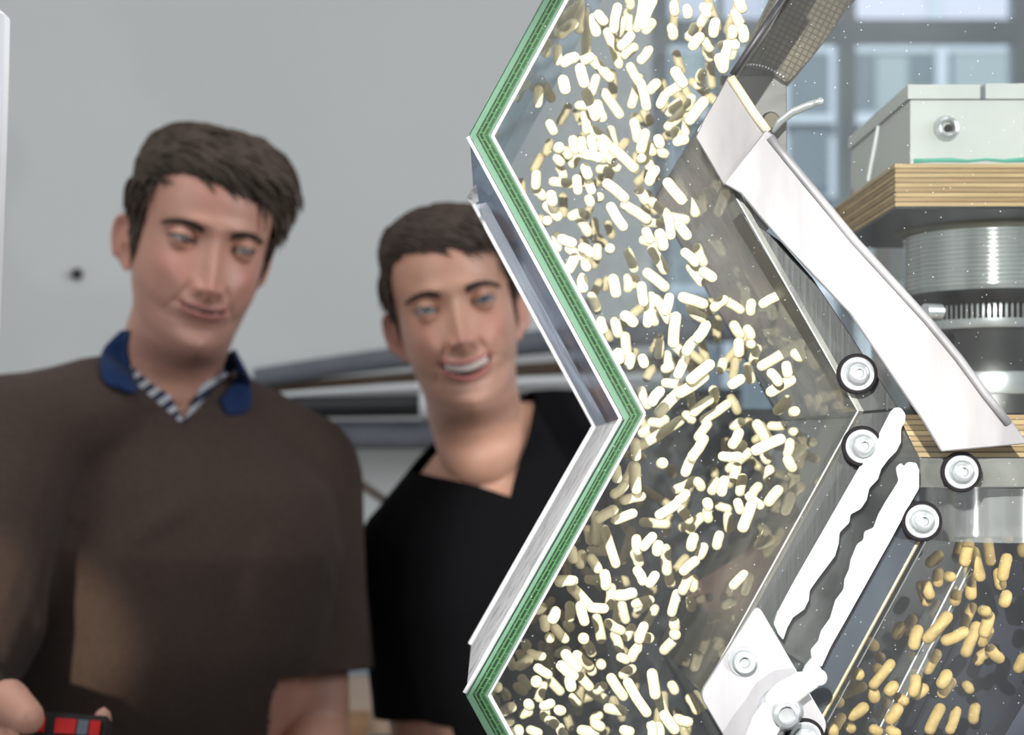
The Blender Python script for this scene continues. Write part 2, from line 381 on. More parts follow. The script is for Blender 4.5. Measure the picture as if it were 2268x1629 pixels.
    for s_ in (-1, 1):
        ex = EX * s_
        dx, dz = X - ex, Z - 0.0
        r2 = dx ** 2 + dz ** 2
        ball = EY - np.sqrt(np.clip((er + .0016) ** 2 - r2, 0, None))
        m_ = (r2 < (er + .0014) ** 2) & (wf > .2)
        bl = np.exp(-(np.sqrt(r2) / (er + .0050)) ** 8)
        Yn = np.minimum(Y, ball)
        Y = np.where(m_, Y * (1 - bl) + Yn * bl, Y)
        u = dx / .0142
        tilt = .0012 * s_ * np.sign(dx) * np.abs(u)
        zu = P_['lidu'] * (1 - np.abs(u) ** 2.2) + tilt; zl = -P_['lidl'] * (1 - np.abs(u) ** 2.4) + tilt
        o_ = (np.abs(u) < 1) & (Z < zu) & (Z > zl) & (wf > .2)
        opening |= o_
        # crease above the upper lid
        D2 = -.0016 * np.exp(-((Z - (zu + .0050)) / .0018) ** 2) * (np.abs(u) < 1.1)
        Y = Y - np.where(o_, 0, D2)
    Y = np.where(opening, Y + .0065, Y)
    # colour masks
    lips = np.clip(np.exp(-((up - .0022) / .0032) ** 4) * (ax < mw * 1.05) + np.exp(-((lo - .0030) / .0034) ** 4) * (ax < mw * .98), 0, 1) * wf
    blush = (.8 * G(ax, Z, .042, -.030, .020, .020) + .8 * G(X, Z, 0, zt, .014, .010) + .3 * G(X, Z, 0, .06, .05, .03)) * wf
    beard = (ss(-.055, -.075, Z) * ss(.2, .5, c) * .8 + .4 * G(X, Z, 0, -.058, .024, .007)) * np.ones_like(X) * (Z > -.135)
    beard = beard * (1 - lips)
    socket = G(ax, Z, EX, 0, .017, .010) * wf
    cav = inside & (half > .0006) & (wf > .3)
    return X, Y, Z, wf, dict(lips=lips, blush=blush, beard=beard, socket=socket, cav=cav, c=c)

def skin_mat(name, base, lip, blush):
    m = mat(name, base, .48)
    b = bsdf(m); b.inputs['Subsurface Weight'].default_value = .12; b.inputs['Subsurface Radius'].default_value = (.010, .004, .002); b.inputs['Subsurface Scale'].default_value = .6
    a = N(m, 'ShaderNodeVertexColor'); a.layer_name = 'mask'
    sp = N(m, 'ShaderNodeSeparateColor'); L(m, a.outputs[0], sp.inputs[0])
    co = texco(m); n = nz(m, co, 45, 5)
    col = ramp(m, n, [(.3, tuple(v * .93 for v in base)), (.7, tuple(min(1, v * 1.06) for v in base))])
    for k, c in ((1, blush), (2, tuple(base[i] * (.80, .80, .84)[i] for i in range(3))), (0, lip)):
        mx = N(m, 'ShaderNodeMix', data_type='RGBA'); L(m, sp.outputs[k], mx.inputs[0]); L(m, col, mx.inputs[6]); mx.inputs[7].default_value = (*c, 1); col = mx.outputs[2]
    L(m, col, b.inputs['Base Color']); bump(m, nz(m, co, 420, 3), .08, .0006)
    return m

def build_head(P_, M):
    """returns (verts, faces, masks) of head, neck and ears in world space, plus a BVH of it"""
    X, Y, Z, wf, mk = head_grid(P_)
    X = X * P_.get('wide', 1.0)
    nv, nu = X.shape
    V = np.stack([X, Y, Z], -1).reshape(-1, 3)
    idx = np.arange(nv * nu).reshape(nv, nu)
    q = np.stack([idx[:-1], np.roll(idx[:-1], -1, 1), np.roll(idx[1:], -1, 1), idx[1:]], -1).reshape(-1, 4)
    faces = [tuple(int(a) for a in f) for f in q] + [tuple(int(a) for a in idx[-1])]
    msk = np.stack([mk['lips'], mk['blush'], np.clip(mk['beard'], 0, 1)], -1).reshape(-1, 3)
    cav = mk['cav'].reshape(-1)
    mats = [1 if cav[f[0]] and cav[f[2]] else 0 for f in faces]
    V = [Vector(v) for v in V]
    # ears
    for s in (-1, 1):
        bm = bmesh.new()
        nU, nW = 28, 12
        rings = []
        E = Matrix.Translation((s * .0660 * P_.get('wide', 1), .012, -.014)) @ Matrix.Rotation(R(-15 * s), 4, 'Z') @ Matrix.Rotation(R(8 * s), 4, 'Y') @ Matrix.Rotation(R(-10), 4, 'X')
        rad = [0, .25, .5, .68, .80, .90, .98, 1.0, .95, .75, .4]
        outw = [.006, .006, .005, .004, .0075, .0105, .0095, .0065, .002, -.003, -.006]
        for j, (rr, oo) in enumerate(zip(rad, outw)):
            ring = []
            for k in range(nU):
                a = 2 * math.pi * k / nU
                ey = .0145 * math.cos(a) * (1 + .25 * math.sin(a)); ez = .0310 * math.sin(a)
                lob = .35 if math.sin(a) < -.6 else 1
                ring.append(bm.verts.new((s * (oo * lob + .006 + .006 * rr * math.cos(a)), .006 + ey * rr, ez * rr)))
            rings.append(ring)
        for a, b in zip(rings, rings[1:]):
            for k in range(nU): bm.faces.new((a[k], a[(k + 1) % nU], b[(k + 1) % nU], b[k]))
        bmesh.ops.transform(bm, matrix=E, verts=bm.verts); bm.verts.index_update()
        o = len(V); V += [v.co.copy() for v in bm.verts]
        faces += [tuple(v.index + o for v in f.verts) for f in bm.faces]; mats += [0] * len(bm.faces)
        msk = np.concatenate([msk, np.tile([[0, .55, 0]], (len(bm.verts), 1))]); bm.free()
    bvh = BVHTree.FromPolygons(V, faces)
    W = [M @ v for v in V]
    return W, faces, msk, mats, bvh, V, nv * nu

def scalp_line(az, P_):
    """lowest height of hair for an azimuth in degrees from straight ahead"""
    return np.interp(az, P_['hl'][0], P_['hl'][1])

def build_hair(P_, M, bvh, V, nhead, parent, material):
    rnd = random.Random(P_['seed'])
    th = P_['hair_t']
    tip = P_['flow']
    def line(x, y):
        az = math.degrees(math.atan2(abs(x), -y)); sgn = 1 if x > 0 else -1
        z = float(scalp_line(az, P_))
        return z + P_.get('asym', 0) * sgn * math.sin(R(min(az, 90)) * 2) * (az < 90)
    # cap: scalp shell pushed outwards
    nv, nu = 190, 220
    A = np.array([tuple(v) for v in V[:nhead]]).reshape(nv, nu, 3)
    cen = Vector((0, .005, .02))
    keep = np.full((nv, nu), -1.0)
    for i in range(nv):
        for j in range(nu):
            x, y, z = A[i, j]
            if z > -.13: keep[i, j] = z - line(x, y)
    bm = bmesh.new(); vm = {}
    def thick(x, y, z, k):
        t = th[0] + (th[1] - th[0]) * max(0, min(1, (z - .02) / .09))
        if y < -.02 and z > .05: t += P_.get('quiff', 0) * min(1, (z - .05) / .03)
        t += P_.get('bulge', 0) * max(0, x / .07) * max(0, min(1, (z + .01) / .05)) + P_.get('bulgel', 0) * max(0, -x / .07) * max(0, min(1, (z + .01) / .05))
        t *= max(.0, min(1, k / .018)) ** .6
        n_ = noise.fractal(Vector((x * 40, y * 40, z * 26)) + Vector((P_['seed'], 0, 0)), 1, 2, 3)
        return t * (1 + .22 * n_) + .0012
    for i in range(nv):
        for j in range(nu):
            if keep[i, j] > -.002:
                p = Vector(A[i, j]); n = (p - cen); n.z *= .8; n.normalize()
                vm[i, j] = bm.verts.new(p + n * thick(*p, keep[i, j]))
    for i in range(nv - 1):
        for j in range(nu):
            k = [(i, j), (i, (j + 1) % nu), (i + 1, (j + 1) % nu), (i + 1, j)]
            if all(a in vm for a in k): bm.faces.new([vm[a] for a in k])
    top = [vm[nv - 1, j] for j in range(nu) if (nv - 1, j) in vm]
    if len(top) == nu: bm.faces.new(top)
    roots = [v.co.copy() for v in bm.verts]
    bmesh.ops.transform(bm, matrix=M, verts=bm.verts)
    cap = fin(bm, 'hair', True)
    o = link('hair', cap, material, parent)
    # locks over the cap
    bm = bmesh.new()
    rnd.shuffle(roots)
    for p0 in roots[:P_.get('locks', 1500)]:
        p = p0.copy(); n = (p - cen).normalized()
        f = Vector(tip(p)) + Vector((rnd.gauss(0, .22), rnd.gauss(0, .22), rnd.gauss(0, .16)))
        ln = rnd.uniform(.016, .032) * P_.get('len', 1) * (1.25 if p.z > .07 else 1)
        lift = rnd.uniform(.02, .30) * P_.get('lift', 1)
        if p.z < .03: lift *= .35; ln *= .75
        pts = [p - n * .003]; seg = 5
        for k in range(seg):
            n = (p - cen).normalized()
            d = (f - n * f.dot(n)).normalized() + n * lift * (1 - .45 * k) + Vector((0, 0, -.06 * k))
            p = p + d.normalized() * ln / seg
            f += Vector((rnd.gauss(0, .08), rnd.gauss(0, .08), 0))
            hit = bvh.find_nearest(p)
            if hit[0] is not None and (p - hit[0]).dot(hit[1]) < .0015 and (p - hit[0]).length < .05: p = hit[0] + hit[1] * .002
            pts.append(p.copy())
        r0 = rnd.uniform(.0011, .0021)
        tube(bm, [M @ q for q in pts], [r0, r0 * 1.1, r0, r0 * .8, r0 * .5, r0 * .15], 5, False)
    me = fin(bm, 'hair_locks', True); lk = link('hair_locks', me, material, parent); tag(lk, kind='stuff')
    return o

def brow(P_, M, bvh, parent, material):
    rnd = random.Random(3)
    bm = bmesh.new()
    for s in (-1, 1):
        for k in range(260):
            t = rnd.random()
            x = (.0145 + .039 * t) * s; z = .0125 + .0052 * math.sin(math.pi * .5 * min(1.5, t * 1.5)) - .0035 * t * t + rnd.uniform(-.0036, .0036) * (1 - .62 * t) + P_.get('browz', 0)
            h = bvh.ray_cast(Vector((x, -.3, z)), Vector((0, 1, 0)))
            if h[0] is None: continue
            p = h[0]; d = Vector((s * .9, .25 * t, .35 - .55 * t)).normalized()
            L_ = rnd.uniform(.005, .009)
            q = p + d * L_
            h2 = bvh.find_nearest(q); q = h2[0] + h2[1] * .0012 if h2[0] else q
            tube(bm, [M @ (p - Vector((0, .0002, 0))), M @ ((p + q) / 2 + Vector((0, -.0012, 0))), M @ q], [.0008, .0008, .0002], 4, False)
    o = link('eyebrows', fin(bm, 'eyebrows', True), material, parent); return tag(o, kind='stuff')

def eyes(P_, M, parent, mats):
    for s in (-1, 1):
        bm = bmesh.new(); u, v = 32, 28
        prof = [(math.sin(math.pi * i / v), math.cos(math.pi * i / v)) for i in range(v + 1)]; prof[0] = (0, 1); prof[-1] = (0, -1)
        prof = [(a * .0122, b * .0122 + (.0006 if i < 4 else 0)) for i, (a, b) in enumerate(prof)]
        g = Vector(P_['gaze']).normalized()
        T = Matrix.Translation((s * EX, P_['eyey'], 0)) @ g.to_track_quat('Z', 'Y').to_matrix().to_4x4()
        lathe(bm, prof, M @ T, u); bm.faces.ensure_lookup_table()
        me = fin(bm, 'eyeball', True)
        c = M @ T @ Vector((0, 0, 0)); gw = ((M @ T).to_3x3() @ Vector((0, 0, 1))).normalized()
        for m_ in mats: me.materials.append(m_)
        for f in me.polygons:
            a = (Vector(f.center) - c).normalized().angle(gw)
            f.material_index = 2 if a < R(11) else 1 if a < R(29) else 0
        link('eyeball', me, None, parent)

def lashes(P_, M, bvh, parent, material):
    bm = bmesh.new()
    for s in (-1, 1):
        for up in (1, 0):
            pts = []
            for k in range(17):
                u = -1 + k / 8; tilt = .0012 * s * u
                z = (P_['lidu'] * (1 - abs(u) ** 2.2) if up else -P_['lidl'] * (1 - abs(u) ** 2.4)) + tilt
                h = bvh.ray_cast(Vector((s * EX + u * .0142, -.3, z + (.0006 if up else -.0008))), Vector((0, 1, 0)))
                if h[0] is not None: pts.append(M @ (h[0] + Vector((0, -.0004, 0))))
            if len(pts) > 3: tube(bm, pts, [(.0009 if up else .0004)] * len(pts), 5)
    tag(link('eyelashes', fin(bm, 'eyelashes', True), material, parent), kind='stuff')

def teeth(P_, M, parent, material):
    if P_['open'] < .001: return
    mw = P_['mw']
    k = 8
    for i in range(k):
        x = (i - (k - 1) / 2) / (k / 2) * mw * .80
        wd = mw * .80 / (k / 2) * .49
        zc = P_['mz'] + P_['smile'] * (abs(x) / .026) ** 2 + P_.get('skew', 0) * x / .026
        y = -.0985 - P_.get('tin', 0) + 9.0 * x * x
        hh = P_['open'] * 1.1
        bm = bmesh.new(); box(bm, (x - wd, y, zc - hh * .30), (x + wd, y + .004, zc + hh * .6 + .002)); bevel(bm, .0006, 1)
        bmesh.ops.transform(bm, matrix=M, verts=bm.verts)
        link('tooth', fin(bm, 'tooth', True), material, parent)

def remeshed(name, bm, voxel, smooth=3, it=1):
    me = fin(bm, name + '_raw')
    o = bpy.data.objects.new('tmp', me); COL.objects.link(o)
    r = o.modifiers.new('r', 'REMESH'); r.mode = 'VOXEL'; r.voxel_size = voxel
    s = o.modifiers.new('s', 'SMOOTH'); s.iterations = smooth; s.factor = .5
    dg = bpy.context.evaluated_depsgraph_get()
    out = bpy.data.meshes.new_from_object(o.evaluated_get(dg))
    bpy.data.objects.remove(o); bpy.data.meshes.remove(me)
    return out
def limb(bm, pts, rad, n=16):
    """overlapping tapered tube with round joints"""
    tube(bm, pts, rad, n)
    for p, r in zip(pts, rad): sphere(bm, Vector(p), r * .995, u=16, v=10)
def torso(bm, M, secs, n=40, e=2.3):
    rings = []
    for (z, hw, hd, yc, xc) in secs:
        ring = []
        for k in range(n):
            a = 2 * math.pi * k / n; c, s = math.cos(a), math.sin(a)
            ring.append(bm.verts.new(M @ Vector((xc + hw * math.copysign(abs(c) ** (2 / e), c), yc + hd * math.copysign(abs(s) ** (2 / e), s), z))))
        rings.append(ring)
    for a, b in zip(rings, rings[1:]):
        for k in range(n): bm.faces.new((a[k], a[(k + 1) % n], b[(k + 1) % n], b[k]))
    bm.faces.new(rings[0][::-1]); bm.faces.new(rings[-1])
def rot(roll=0, yaw=0, pitch=0):
    return Matrix.Rotation(R(roll), 4, 'Y') @ Matrix.Rotation(R(yaw), 4, 'Z') @ Matrix.Rotation(R(pitch), 4, 'X')
hair_m = noisy('dark_brown_hair', (.032, .021, .014), (.062, .042, .028), 90, .75, 0, (1, 1, .3), bmp=.4)
hair_m2 = noisy('brown_hair', (.034, .022, .017), (.062, .042, .032), 90, .75, 0, (1, 1, .3), bmp=.4)
eye_w = mat('eye_white', (.30, .27, .26), .25); iris_b = mat('iris_brown', (.05, .03, .02), .2); iris_g = mat('iris_blue_grey', (.10, .14, .17), .2); pupil = mat('pupil', (.004, .004, .004), .15)
cavity = mat('mouth_cavity', (.07, .015, .012), .6); enamel = mat('tooth_enamel', (.85, .82, .74), .3)
skin1 = skin_mat('skin_tanned', (.52, .275, .205), (.40, .16, .14), (.53, .235, .19))
skin2 = skin_mat('skin_fair', (.54, .30, .215), (.46, .16, .15), (.55, .255, .20))

def knit(name, c1, c2, sc=260):
    m = noisy(name, c1, c2, sc, .95, 0, bmp=.25, dist=.002)
    b = bsdf(m); b.inputs['Sheen Weight'].default_value = .08; b.inputs['Sheen Roughness'].default_value = .5; b.inputs['Specular IOR Level'].default_value = .08
    return m
sweater_m = knit('brown_wool', (.048, .033, .028), (.066, .047, .040))
tshirt_m = knit('black_cotton', (.0045, .0045, .0055), (.0065, .0065, .0075), 300); bsdf(tshirt_m).inputs['Sheen Weight'].default_value = .0
navy_m = knit('navy_cotton', (.010, .024, .075), (.016, .034, .10), 320)
denim_m = knit('dark_denim', (.02, .03, .06), (.03, .04, .08), 300)
shoe_m = mat('shoe_leather', (.02, .015, .012), .4)
stripe_m = mat('striped_cotton', (.5, .5, .5), .9)
co = texco(stripe_m, (1, 1, 1), (0, R(38), 0)); wv = N(stripe_m, 'ShaderNodeTexWave', wave_type='BANDS', bands_direction='Z'); wv.inputs['Scale'].default_value = 26; wv.inputs['Distortion'].default_value = .6
L(stripe_m, co, wv.inputs[0]); L(stripe_m, ramp(stripe_m, wv.outputs[0], [(.45, (.012, .018, .05)), (.55, (.42, .44, .48))]), bsdf(stripe_m).inputs['Base Color'])

def person(base, PH, MH, joints, tors, MB, skin, label, extras, neckb, cloth, vneck):
    """joints: dict of world points. Body mesh is the thing; hair, eyes and clothes are its parts."""
    W, faces, msk, mats, bvh, V, nh = build_head(PH, MH)
    verts = list(W); fcs = list(faces); mi = list(mats)
    # torso, neck, shoulders
    bm = bmesh.new()
    torso(bm, MB, tors)
    nk = MH @ Vector((0, .022, -.150))
    limb(bm, [neckb + Vector((0, .01, -.04)), neckb, neckb.lerp(nk, .95)], [.055, .052, .048])
    for s in 'lr':
        sh = joints['sh' + s]
        limb(bm, [neckb + (nk - neckb) * .08, neckb.lerp(sh, .55) + Vector((0, 0, .008)), sh], [.043, .043, .050])
        limb(bm, [sh, sh.lerp(joints['el' + s], .45), joints['el' + s]], [.052, .046, .038])
    body = remeshed('torso', bm, .008, 6)
    o0 = len(verts); verts += [v.co.copy() for v in body.vertices]; fcs += [tuple(i + o0 for i in p.vertices) for p in body.polygons]; mi += [0] * len(body.polygons)
    # forearms and hands
    bm = bmesh.new()
    for s in 'lr':
        el, wr = joints['el' + s], joints['wr' + s]
        limb(bm, [el.lerp(joints['sh' + s], .3), el, el.lerp(wr, .28), wr], [.042, .039, .040, .0265], 20)
        hd = joints['hand' + s]
        for pts, rad in hd: limb(bm, pts, rad, 14)
    arms = remeshed('arms', bm, .0036, 4)
    o1 = len(verts); verts += [v.co.copy() for v in arms.vertices]; fcs += [tuple(i + o1 for i in p.vertices) for p in arms.polygons]; mi += [0] * len(arms.polygons)
    me = mesh('person', [v - base for v in verts], fcs, True)
    for m_ in (skin, cavity): me.materials.append(m_)
    me.polygons.foreach_set('material_index', mi)
    at = me.color_attributes.new('mask', 'FLOAT_COLOR', 'POINT')
    full = np.zeros((len(verts), 4), np.float32); full[:, 3] = 1; full[:len(msk), :3] = msk
    tips = extras.get('tips', [])
    at.data.foreach_set('color', full.ravel())
    root = link('person', me); root.location = base
    tag(root, label, 'person')
    hm = extras['hair']
    build_hair(PH, MH, bvh, V, nh, root, hm); brow(PH, MH, bvh, root, extras.get('brow', hm))
    lashes(PH, MH, bvh, root, hm); eyes(PH, MH, root, [eye_w, extras['iris'], pupil]); teeth(PH, MH, root, enamel)
    # garments: the same body, fuller, cut at neck, hem and cuffs
    def garment(name, grow, material, vpts, cuff, hem, wrinkle, voxel=.006, back=.03):
        cuffs = cuff if isinstance(cuff, dict) else dict(l=cuff, r=cuff)
        bm = bmesh.new()
        torso(bm, MB, [(z, hw + grow, hd + grow, yc, xc) for z, hw, hd, yc, xc in tors])
        for s in 'lr':
            sh = joints['sh' + s]; el = joints['el' + s]; wr = joints['wr' + s]; cuff = cuffs[s]
            limb(bm, [neckb + (nk - neckb) * .08, neckb.lerp(sh, .55) + Vector((0, 0, .008)), sh], [.044 + grow, .044 + grow, .051 + grow])
            if cuff > 0:
                c = sh.lerp(el, min(cuff, 1)); pts = [sh, sh.lerp(c, .5), c]; rad = [.053 + grow, .050 + grow * 1.3, .047 + grow * 1.4]
                if cuff > 1: pts.append(el.lerp(wr, cuff - 1)); rad.append(.040 + grow * 1.6)
                limb(bm, pts, rad)
        limb(bm, [neckb + Vector((0, .01, -.04)), neckb, neckb.lerp(nk, .6)], [.058 + grow, .053 + grow, .050 + grow])
        g = remeshed(name, bm, voxel, 7)
        bm = bmesh.new(); bm.from_mesh(g)
        Mi = MB.inverted()
        (zv, sll, slr, zt, x0) = vpts
        # neckline planes in body space
        def cut(co_, no_): bmesh.ops.bisect_plane(bm, geom=bm.verts[:] + bm.edges[:] + bm.faces[:], plane_co=MB @ Vector(co_), plane_no=(MB.to_3x3() @ Vector(no_)).normalized(), dist=1e-6)
        cut((x0, 0, zv), (slr, 0, -1)); cut((x0, 0, zv), (-sll, 0, -1)); cut((0, 0, zt + back), (0, 0, 1))
        cut((0, .03, 0), (0, 1, 0))
        cuts = []
        for s in 'lr':
            cuff = cuffs[s]
            if cuff > 0:
                sh = joints['sh' + s]; el = joints['el' + s]; wr = joints['wr' + s]
                a = sh.lerp(el, cuff * .93) if cuff <= 1 else el.lerp(wr, (cuff - 1) * .9); d = (el - sh) if cuff <= 1 else (wr - el)
                r_ = .09
                near = [f for f in bm.faces if (f.calc_center_median() - a).length < .13]
                ge = set(near); [ge.update(f.edges) for f in near]; [ge.update(f.verts) for f in near]
                bmesh.ops.bisect_plane(bm, geom=list(ge), plane_co=a, plane_no=d.normalized(), dist=1e-6)
                cuts.append((a, d.normalized()))
        dead = []
        for f in bm.faces:
            c = f.calc_center_median(); q = Mi @ c
            if q.y < .03 and q.z > zv + (slr * (q.x - x0) if q.x > x0 else sll * (x0 - q.x)) and abs(q.x - x0) < .125: dead.append(f); continue
            if q.y >= .03 and q.z > zt + back and abs(q.x) < .085: dead.append(f); continue
            if q.z < hem: dead.append(f); continue
            for a, d in cuts:
                if (c - a).dot(d) > 0 and (c - a).length < .13: dead.append(f); break
        bmesh.ops.delete(bm, geom=dead, context='FACES')
        rndo = Vector((hash(name) % 7, 3, 1))
        bm.normal_update()
        for v in bm.verts:
            q = Mi @ v.co
            n1 = noise.fractal(Vector((q.x * 7, q.y * 7, q.z * 5)) + Vector((2, 5, 1)), 1, 2, 3)
            v.co += v.normal * n1 * wrinkle
            for (fc, fd, fw, fa) in extras.get('folds', []):
                d = v.co - fc; al = d.dot(fd); pe = (d - fd * al).length
                v.co += v.normal * fa * math.exp(-(pe / fw) ** 2) * math.exp(-(al / .09) ** 2)
        bmesh.ops.solidify(bm, geom=bm.faces[:], thickness=.0022)
        me_ = fin(bm, name, True); bpy.data.meshes.remove(g)
        return link(name, me_, material, root)
    for g in cloth: garment(*g)
    # trousers and shoes
    bm = bmesh.new(); hipz = extras.get('hip', .93)
    pel = MB @ Vector((0, 0, hipz))
    sphere(bm, pel + Vector((0, 0, .0)), (.175, .12, .12))
    feet = []
    for s in (-1, 1):
        a = MB @ Vector((s * .085, 0, hipz - .03)); f = Vector((a.x + s * .03, a.y, .09)); k = a.lerp(f, .5) + Vector((0, -.02, 0)); feet.append(f)
        limb(bm, [a, k, f], [.088, .062, .052])
    link('trousers', remeshed('trousers', bm, .014, 4), denim_m, root)
    for f in feet:
        bm = bmesh.new(); limb(bm, [f + Vector((0, .03, -.045)), f + Vector((0, -.08, -.05)), f + Vector((0, -.17, -.057))], [.044, .042, .032]); sphere(bm, f + Vector((0, -.07, -.075)), (.045, .14, .015))
        me_ = remeshed('shoe', bm, .008, 3); link('shoe', me_, shoe_m, root)
    return root, bvh, MH

# ---- man in the brown sweater
PH1 = dict(cheek=.0030, mz=-.0690, smile=.0035, skew=-.0005, mw=.0255, open=.0016, fold=.0016, eyey=-.0820, lidu=.0032, lidl=.0026, nose=1.12, noseh=1.08, nosew=1.0, chin=1.0, wide=1.0, tin=-.003,
           seed=11, hl=([0, 25, 45, 58, 66, 78, 88, 104, 120, 180], [.061, .059, .054, .034, -.020, -.028, .012, .010, -.045, -.085]), asym=-.008,
           hair_t=(.004, .014), quiff=.005, bulge=.006, bulgel=.000, locks=1900, len=1.1, lift=.75, browz=.0, gaze=(.45, -1, -.32),
           flow=lambda p: (.9, -.15 if p.z > .07 else .25, -.25) if (p.z > .055 and p.y < .06) else (.35 if p.x < 0 else .05, .45, -.9))
R1 = rot(10, 21, 5)
E1 = P(475, 543, 1.72)
MH1 = Matrix.Translation(E1) @ R1 @ Matrix.Diagonal((.885, .90, .92, 1)) @ Matrix.Translation((0, .092, 0))
nb1 = P(392, 900, 1.845)
MB1 = Matrix.Translation((nb1.x, nb1.y, 0)) @ Matrix.Rotation(R(10), 4, 'Z')
j1 = dict(shr=P(662, 1050, 1.90), elr=P(692, 1600, 1.88), wrr=P(640, 2050, 1.72),
          shl=P(45, 980, 1.745), ell=P(-150, 1560, 1.60), wrl=P(-90, 1640, 1.335))
def hand_hold():
    D_ = 1.24
    t = lambda *a: Vector(P(*a))
    return [
        ([t(-90, 1640, 1.335), t(-30, 1660, 1.27), t(30, 1690, 1.23)], [.027, .034, .030]),
        ([t(-40, 1640, 1.27), t(0, 1580, 1.235), t(20, 1552, 1.215), t(62, 1590, 1.195)], [.022, .0175, .0150, .0118]),          # thumb over the top
        ([t(20, 1690, 1.24), t(110, 1700, 1.215), t(190, 1690, 1.225), t(222, 1640, 1.235), t(228, 1588, 1.24)], [.013, .0105, .0095, .0085, .0070]),   # forefinger
        ([t(10, 1720, 1.25), t(90, 1745, 1.21), t(180, 1740, 1.215), t(205, 1700, 1.23), t(200, 1655, 1.235)], [.013, .0105, .0095, .0085, .007]),
        ([t(0, 1750, 1.26), t(80, 1785, 1.22), t(160, 1780, 1.225), t(180, 1745, 1.235), t(176, 1705, 1.24)], [.0125, .0100, .0090, .0080, .007]),
        ([t(-10, 1775, 1.27), t(60, 1820, 1.24), t(130, 1818, 1.24), t(150, 1790, 1.245)], [.011, .0085, .0078, .0065])]
def hand_hang(wr, el, inward):
    d = (wr - el).normalized(); sd = Vector((inward, -.2, 0)).normalized(); out = []
    c = wr + d * .085
    out.append(([wr, wr + d * .045, c], [.027, .034, .036]))
    for k, (o, ln) in enumerate(((-.030, .070), (-.010, .080), (.010, .076), (.029, .060))):
        a = wr + d * .085 + Vector((0, -1, 0)) * o
        out.append(([a, a + d * ln * .5 + sd * .008, a + d * ln + sd * .026], [.0095, .0085, .0068]))
    out.append(([wr + d * .03 + Vector((0, -.025, 0)), wr + d * .065 + Vector((0, -.050, 0)) + sd * .01, wr + d * .10 + Vector((0, -.055, 0)) + sd * .02], [.015, .012, .009]))
    return out
j1['handl'] = hand_hold(); j1['handr'] = hand_hang(j1['wrr'], j1['elr'], -1)
T1 = [(.80, .135, .105, 0, -.07), (.92, .155, .118, 0, -.07), (1.04, .140, .108, -.004, -.065), (1.16, .138, .112, -.008, -.045), (1.28, .155, .120, -.012, -.02), (1.38, .160, .120, -.008, -.005), (1.445, .145, .100, 0, 0), (1.49, .105, .080, .004, 0), (1.525, .068, .066, .008, 0)]
fold1 = [(P(330, 1180, 1.72), Vector((.75, 0, .66)).normalized(), .012, .006), (P(600, 1240, 1.80), Vector((.95, 0, -.3)).normalized(), .010, .006),
         (P(150, 1330, 1.66), Vector((.55, 0, .83)).normalized(), .018, .012), (P(560, 1280, 1.8), Vector((.9, 0, .3)).normalized(), .010, -.005)]
man1, bvh1, _ = person(Vector((nb1.x, nb1.y, 0)), PH1, MH1, j1, T1, MB1, skin1,
    'man with short dark brown hair in a brown V-neck sweater over a navy-collared polo shirt', dict(hair=hair_m, iris=iris_b, folds=fold1), nb1,
    [('sweater', .013, sweater_m, (1.510, .85, 1.1, 1.575, .006), dict(l=1.45, r=.86), .86, .005, .006, .02),
     ('polo_shirt', .007, stripe_m, (1.514, 1.9, 1.9, 1.590, .006), 0, 1.36, .002, .006, .01)], None)

